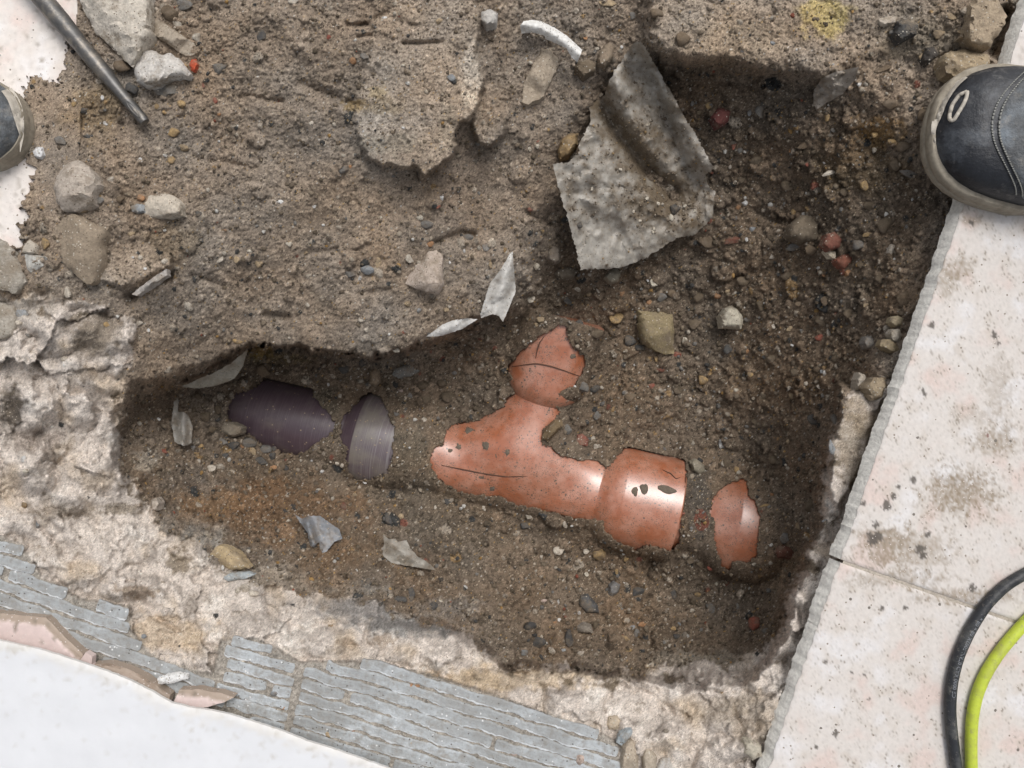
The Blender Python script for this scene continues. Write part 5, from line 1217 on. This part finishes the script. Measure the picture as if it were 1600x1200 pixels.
# ------------------------------------------------------------------ work boots
def boot(toe, dirv, zs, half_w, label, seed, flip=1, length=.295, rim=1.):
    d = Vector((dirv[0], dirv[1], 0)).normalized(); s = Vector((-d.y, d.x, 0)) * flip     # d: from toe to heel
    o = Vector((toe.x, toe.y, zs)); root = empty('work_boot', o + d * length * .5); og = root.location
    tag(root, label, 'boot', 'work boots of the person standing at the pit')
    # plan outline: half-widths at fractions of the length (big-toe side / little-toe side)
    fr = np.array([0, .004, .012, .03, .06, .10, .15, .22, .32, .45, .60, .75, .88, .95, .985, 1.0])
    wi = np.array([0, .20, .35, .54, .72, .86, .95, 1.0, 1.0, .88, .76, .74, .72, .60, .36, 0]) * half_w
    wo = np.array([0, .19, .33, .50, .67, .80, .90, .98, 1.04, .96, .84, .78, .74, .60, .36, 0]) * half_w
    def outline(grow):
        grow = grow * rim
        t = np.concatenate([np.linspace(0, 1, 90) ** 1.9, ]); a = np.interp(t, fr, wi); b = np.interp(t, fr, wo)
        L_ = [o + d * (length * q - grow * (1 - 2 * q) * .9) + s * (w + grow * min(1, w / (half_w * .3))) for q, w in zip(t, a)]
        R_ = [o + d * (length * q - grow * (1 - 2 * q) * .9) - s * (w + grow * min(1, w / (half_w * .3))) for q, w in zip(t, b)]
        return L_ + R_[-2:0:-1]
    def ring_solid(name, rings, mat):
        m = len(rings[0]); v = [Vector(p) - og for r in rings for p in r]; f = []
        for k in range(len(rings) - 1):
            for i in range(m):
                j = (i + 1) % m; f.append((k * m + i, k * m + j, (k + 1) * m + j, (k + 1) * m + i))
        f.append(tuple(range(m))[::-1]); f.append(tuple((len(rings) - 1) * m + i for i in range(m)))
        ob = mesh_obj(name, v, f, mat, root)
        bm = bmesh.new(); bm.from_mesh(ob.data); bmesh.ops.recalc_face_normals(bm, faces=bm.faces); bm.to_mesh(ob.data); bm.free()
        ob.data.set_sharp_from_angle(angle=math.radians(50)); return ob
    def lift(L_, z): return [Vector((p.x, p.y, zs + z)) for p in L_]
    ring_solid('sole', [lift(outline(.003), .0), lift(outline(.0045), .004), lift(outline(.0045), .011), lift(outline(.0038), .012), lift(outline(.0048), .0135), lift(outline(.0048), .022), lift(outline(.0030), .0245)], M_rubber)
    # upper: lofted domes
    hz = np.interp(np.linspace(0, 1, 60), [0, .05, .12, .22, .34, .45, .55, .8, 1], [.030, .043, .054, .060, .066, .082, .105, .118, .110])
    ts = np.linspace(0.003, 1, 60) ** 1.25
    hz = np.interp(ts, [0, .02, .05, .10, .18, .28, .40, .52, .62, .85, 1], [.024, .036, .044, .052, .057, .061, .074, .098, .122, .135, .130])
    na = 40; v = []; f = []
    def up_pt(t, th):
        a = np.interp(t, fr, wi) * .985; b = np.interp(t, fr, wo) * .985; h = np.interp(t, ts, hz)
        c = math.cos(th); w = a if c > 0 else b
        x = w * math.copysign(abs(c) ** .78, c); z_ = .021 + (h - .021) * abs(math.sin(th)) ** .72
        return o + d * (length * t) + s * x + Vector((0, 0, z_))
    for t in ts:
        for k in range(na + 1): v.append(up_pt(t, math.pi * k / na) - og)
    for i in range(len(ts) - 1):
        for k in range(na):
            q = i * (na + 1) + k; f.append((q, q + 1, q + na + 2, q + na + 1))
    f.append(tuple(range(na + 1))); f.append(tuple((len(ts) - 1) * (na + 1) + k for k in range(na + 1)))
    ub = mesh_obj('upper', v, f, M_leather, root); ub.data.set_sharp_from_angle(angle=math.radians(60))
    bm = bmesh.new(); bm.from_mesh(ub.data); bmesh.ops.recalc_face_normals(bm, faces=bm.faces); bm.to_mesh(ub.data); bm.free()
    # vamp panel raised on the upper behind a curved seam
    def seam_t(th): return .155 + .13 * abs(math.cos(th)) ** 1.7 + .010 * math.sin(3 * th)
    pv_ = []; pf = []; ths = np.linspace(.10 * math.pi, .90 * math.pi, 44)
    def off(t, th, e):
        p = up_pt(t, th); p1 = up_pt(t + .004, th); p2 = up_pt(t, th + .02); n_ = (p1 - p).cross(p2 - p).normalized()
        if n_.z < 0: n_ = -n_
        return p + n_ * e
    for i in range(26):
        for th in ths:
            t = seam_t(th) + (.62 - seam_t(th)) * i / 25
            pv_.append(off(t, th, .0011 if i else -.0012) - og)
    n_ = len(ths)
    for i in range(25):
        for k in range(n_ - 1): pf.append((i * n_ + k, i * n_ + k + 1, (i + 1) * n_ + k + 1, (i + 1) * n_ + k))
    vp = mesh_obj('vamp_panel', pv_, pf, M_panel, root)
    bm = bmesh.new(); bm.from_mesh(vp.data); bmesh.ops.recalc_face_normals(bm, faces=bm.faces); bm.to_mesh(vp.data); bm.free()
    # two rows of stitches along the seam
    for row in (-.014, .006):
        sv = []; sf = []; m = 66
        for k in range(m):
            a0 = .12 * math.pi + .76 * math.pi * k / m; a1 = a0 + .76 * math.pi / m * .62
            for th, sg in ((a0, -1), (a0, 1), (a1, 1), (a1, -1)):
                sv.append(off(seam_t(th) + row + sg * .0022, th, .0014 + (.0006 if row > 0 else 0)) - og)
            for th, sg in ((a0, -1), (a0, 1), (a1, 1), (a1, -1)):
                sv.append(off(seam_t(th) + row + sg * .0022, th, .0002) - og)
            q = k * 8; sf += [(q, q + 1, q + 2, q + 3), (q, q + 4, q + 5, q + 1), (q + 1, q + 5, q + 6, q + 2), (q + 2, q + 6, q + 7, q + 3), (q + 3, q + 7, q + 4, q)]
        mesh_obj('stitching', sv, sf, M_thread, root, smooth=False)
    return root, up_pt, off, o, d, s, og
R = boot(P(1459, 200, .02), (1, -.115), -.001, .0675, 'worn navy leather boot with pale toe emblem standing on the tiles at the right', 1, flip=1)
root, up_pt, off, bo_, bd_, bs_, og = R
# pale rubber toe guard and the elongated ring emblem of the right boot
def patch_on(fn, mat, name, nu=24, nv=8):
    v = []; f = []
    for i in range(nu):
        for j in range(nv):
            t, th, e = fn(i / (nu - 1), j / (nv - 1)); v.append(off(t, th, e) - og)
    for i in range(nu - 1):
        for j in range(nv - 1): f.append((i * nv + j, i * nv + j + 1, (i + 1) * nv + j + 1, (i + 1) * nv + j))
    ob = mesh_obj(name, v, f, mat, root)
    bm = bmesh.new(); bm.from_mesh(ob.data); bmesh.ops.recalc_face_normals(bm, faces=bm.faces); bm.to_mesh(ob.data); bm.free(); return ob
TT, HH = np.meshgrid(np.linspace(.003, .42, 90), np.linspace(.02, math.pi - .02, 120), indexing='ij')
GP = np.array([[tuple(off(t, h, .001)) for t, h in zip(rt, rh)] for rt, rh in zip(TT, HH)])
GPX = GP[..., 0] / (H - GP[..., 2]) * F + 800; GPY = 600 - GP[..., 1] / (H - GP[..., 2]) * F
def on_upper(px, py, e):
    k = np.unravel_index(np.argmin((GPX - px) ** 2 + (GPY - py) ** 2), GPX.shape)
    t, h = TT[k], HH[k]; p = off(t, h, e); sc_ = (H - p.z) / F
    return Vector(((px - 800) * sc_, (600 - py) * sc_, p.z))
ring = smooth_line([(1511,143),(1499,148),(1488,163),(1484,177),(1483,187),(1489,190),(1497,177),(1506,162),(1511,150),(1511,143)], 40)
tube('emblem', [on_upper(a, b, .0006) for a, b in ring], .0019, M_toe, root, 8, origin=og)
gi_ = smooth_line([(1512,121),(1500,131),(1490,143),(1479,161),(1472,181),(1464,196),(1461,211),(1463,226)], 30)
go_ = smooth_line([(1507,119),(1492,127),(1476,143),(1466,159),(1459,177),(1455,196),(1455,211),(1459,226)], 30)
v = []; f = []
for k in range(30):
    for j in range(7):
        q = go_[k] * (1 - j / 6) + gi_[k] * (j / 6); v.append(on_upper(q[0], q[1], .0012 * (1 - .5 * (j in (0, 6)))) - og)
for k in range(29):
    for j in range(6): f.append((k * 7 + j, k * 7 + j + 1, (k + 1) * 7 + j + 1, (k + 1) * 7 + j))
tg = mesh_obj('toe_guard', v, f, M_toe, root)
bm = bmesh.new(); bm.from_mesh(tg.data); bmesh.ops.recalc_face_normals(bm, faces=bm.faces); bm.to_mesh(tg.data); bm.free()
LB = boot(P(37, 197, .02), (-1, .06), -.001, .050, 'navy and grey boot toe peeking in at the left edge', 2, flip=-1, rim=.25)

root, up_pt, off, bo_, bd_, bs_, og = LB
GP = np.array([[tuple(off(t, h, .001)) for t, h in zip(rt, rh)] for rt, rh in zip(TT, HH)])
GPX = GP[..., 0] / (H - GP[..., 2]) * F + 800; GPY = 600 - GP[..., 1] / (H - GP[..., 2]) * F
go_ = smooth_line([(18,137),(28,150),(35,168),(38,190),(37,215),(32,237)], 24); gi_ = smooth_line([(2,142),(12,156),(18,172),(24,192),(31,212),(31,238)], 24)
v = []; f = []
for k in range(24):
    for j in range(7):
        q = go_[k] * (1 - j / 6) + gi_[k] * (j / 6); v.append(on_upper(q[0], q[1], .0012 * (1 - .5 * (j in (0, 6)))) - og)
for k in range(23):
    for j in range(6): f.append((k * 7 + j, k * 7 + j + 1, (k + 1) * 7 + j + 1, (k + 1) * 7 + j))
tg = mesh_obj('toe_guard', v, f, M_toe, root)
bm = bmesh.new(); bm.from_mesh(tg.data); bmesh.ops.recalc_face_normals(bm, faces=bm.faces); bm.to_mesh(tg.data); bm.free()
for ch in root.children:
    if ch.name.startswith('upper'): ch.data.materials.clear(); ch.data.materials.append(M_panel)

# ------------------------------------------------------------------ cables on the tiles
def cable(name, pts, rpx, mat, label):
    z_ = rpx * scl(0.008)
    L_ = smooth_line(pts, 150); q = [P(a, b, z_ + .0002) for a, b in L_]
    o = tube(name, q, rpx * scl(.006), mat, None, 20); return tag(o, label, 'cable'), q
cb, cq = cable('power_cable', [(1760,880),(1690,868),(1640,878),(1602,896),(1570,915),(1540,945),(1515,985),(1497,1025),(1487,1065),(1484,1105),(1487,1145),(1493,1190),(1500,1240),(1512,1320),(1530,1400)], 8.6, M_black, 'black rubber cable with faint printed lettering curving over the tiles')
cable('hose', [(1760,880-10),(1700,905),(1650,930),(1612,962),(1590,985),(1562,1018),(1540,1052),(1526,1085),(1519,1120),(1517,1160),(1518,1210),(1522,1290),(1530,1380)], 8.8, M_lime, 'lime yellow cable curving over the tiles at the lower right')
# printed marking along the black cable: letters set one by one on its upper side
def marking(txt, i0, size):
    cu = bpy.data.curves.new('marking', 'FONT'); cu.body = txt; cu.size = size; cu.align_x = 'LEFT'; cu.resolution_u = 2
    tmp = bpy.data.objects.new('marking', cu); col_link(tmp)
    dg = bpy.context.evaluated_depsgraph_get(); me = bpy.data.meshes.new_from_object(tmp.evaluated_get(dg)); bpy.data.objects.remove(tmp)
    acc = np.r_[0, np.cumsum([(cq[i] - cq[i - 1]).length for i in range(1, len(cq))])]
    r = 8.6 * scl(.006); s0 = acc[i0]
    for v in me.vertices:
        s_ = s0 - v.co.x; k = int(np.clip(np.searchsorted(acc, s_) - 1, 0, len(cq) - 2)); u = (s_ - acc[k]) / (acc[k + 1] - acc[k])
        p = cq[k].lerp(cq[k + 1], u); t = -(cq[k + 1] - cq[k]).normalized(); n_ = Vector((-t.y, t.x, 0))
        w = (v.co.y - size * .35); a = w / r
        v.co = p + n_ * (math.sin(a) * (r + .0001)) + Vector((0, 0, math.cos(a) * (r + .0001)))
    me.materials.clear(); me.materials.append(M_print)
    ob = bpy.data.objects.new('lettering', me); col_link(ob); ob.parent = cb
acc_i = min(range(len(cq)), key=lambda i: (cq[i] - P(1486, 1085, .006)).length)
marking('CE 0000 KAD 07RN-F002X 08 x 08 x 1', acc_i, .0056)
print('pebbles', n_peb, 'objects', len(scene.objects))
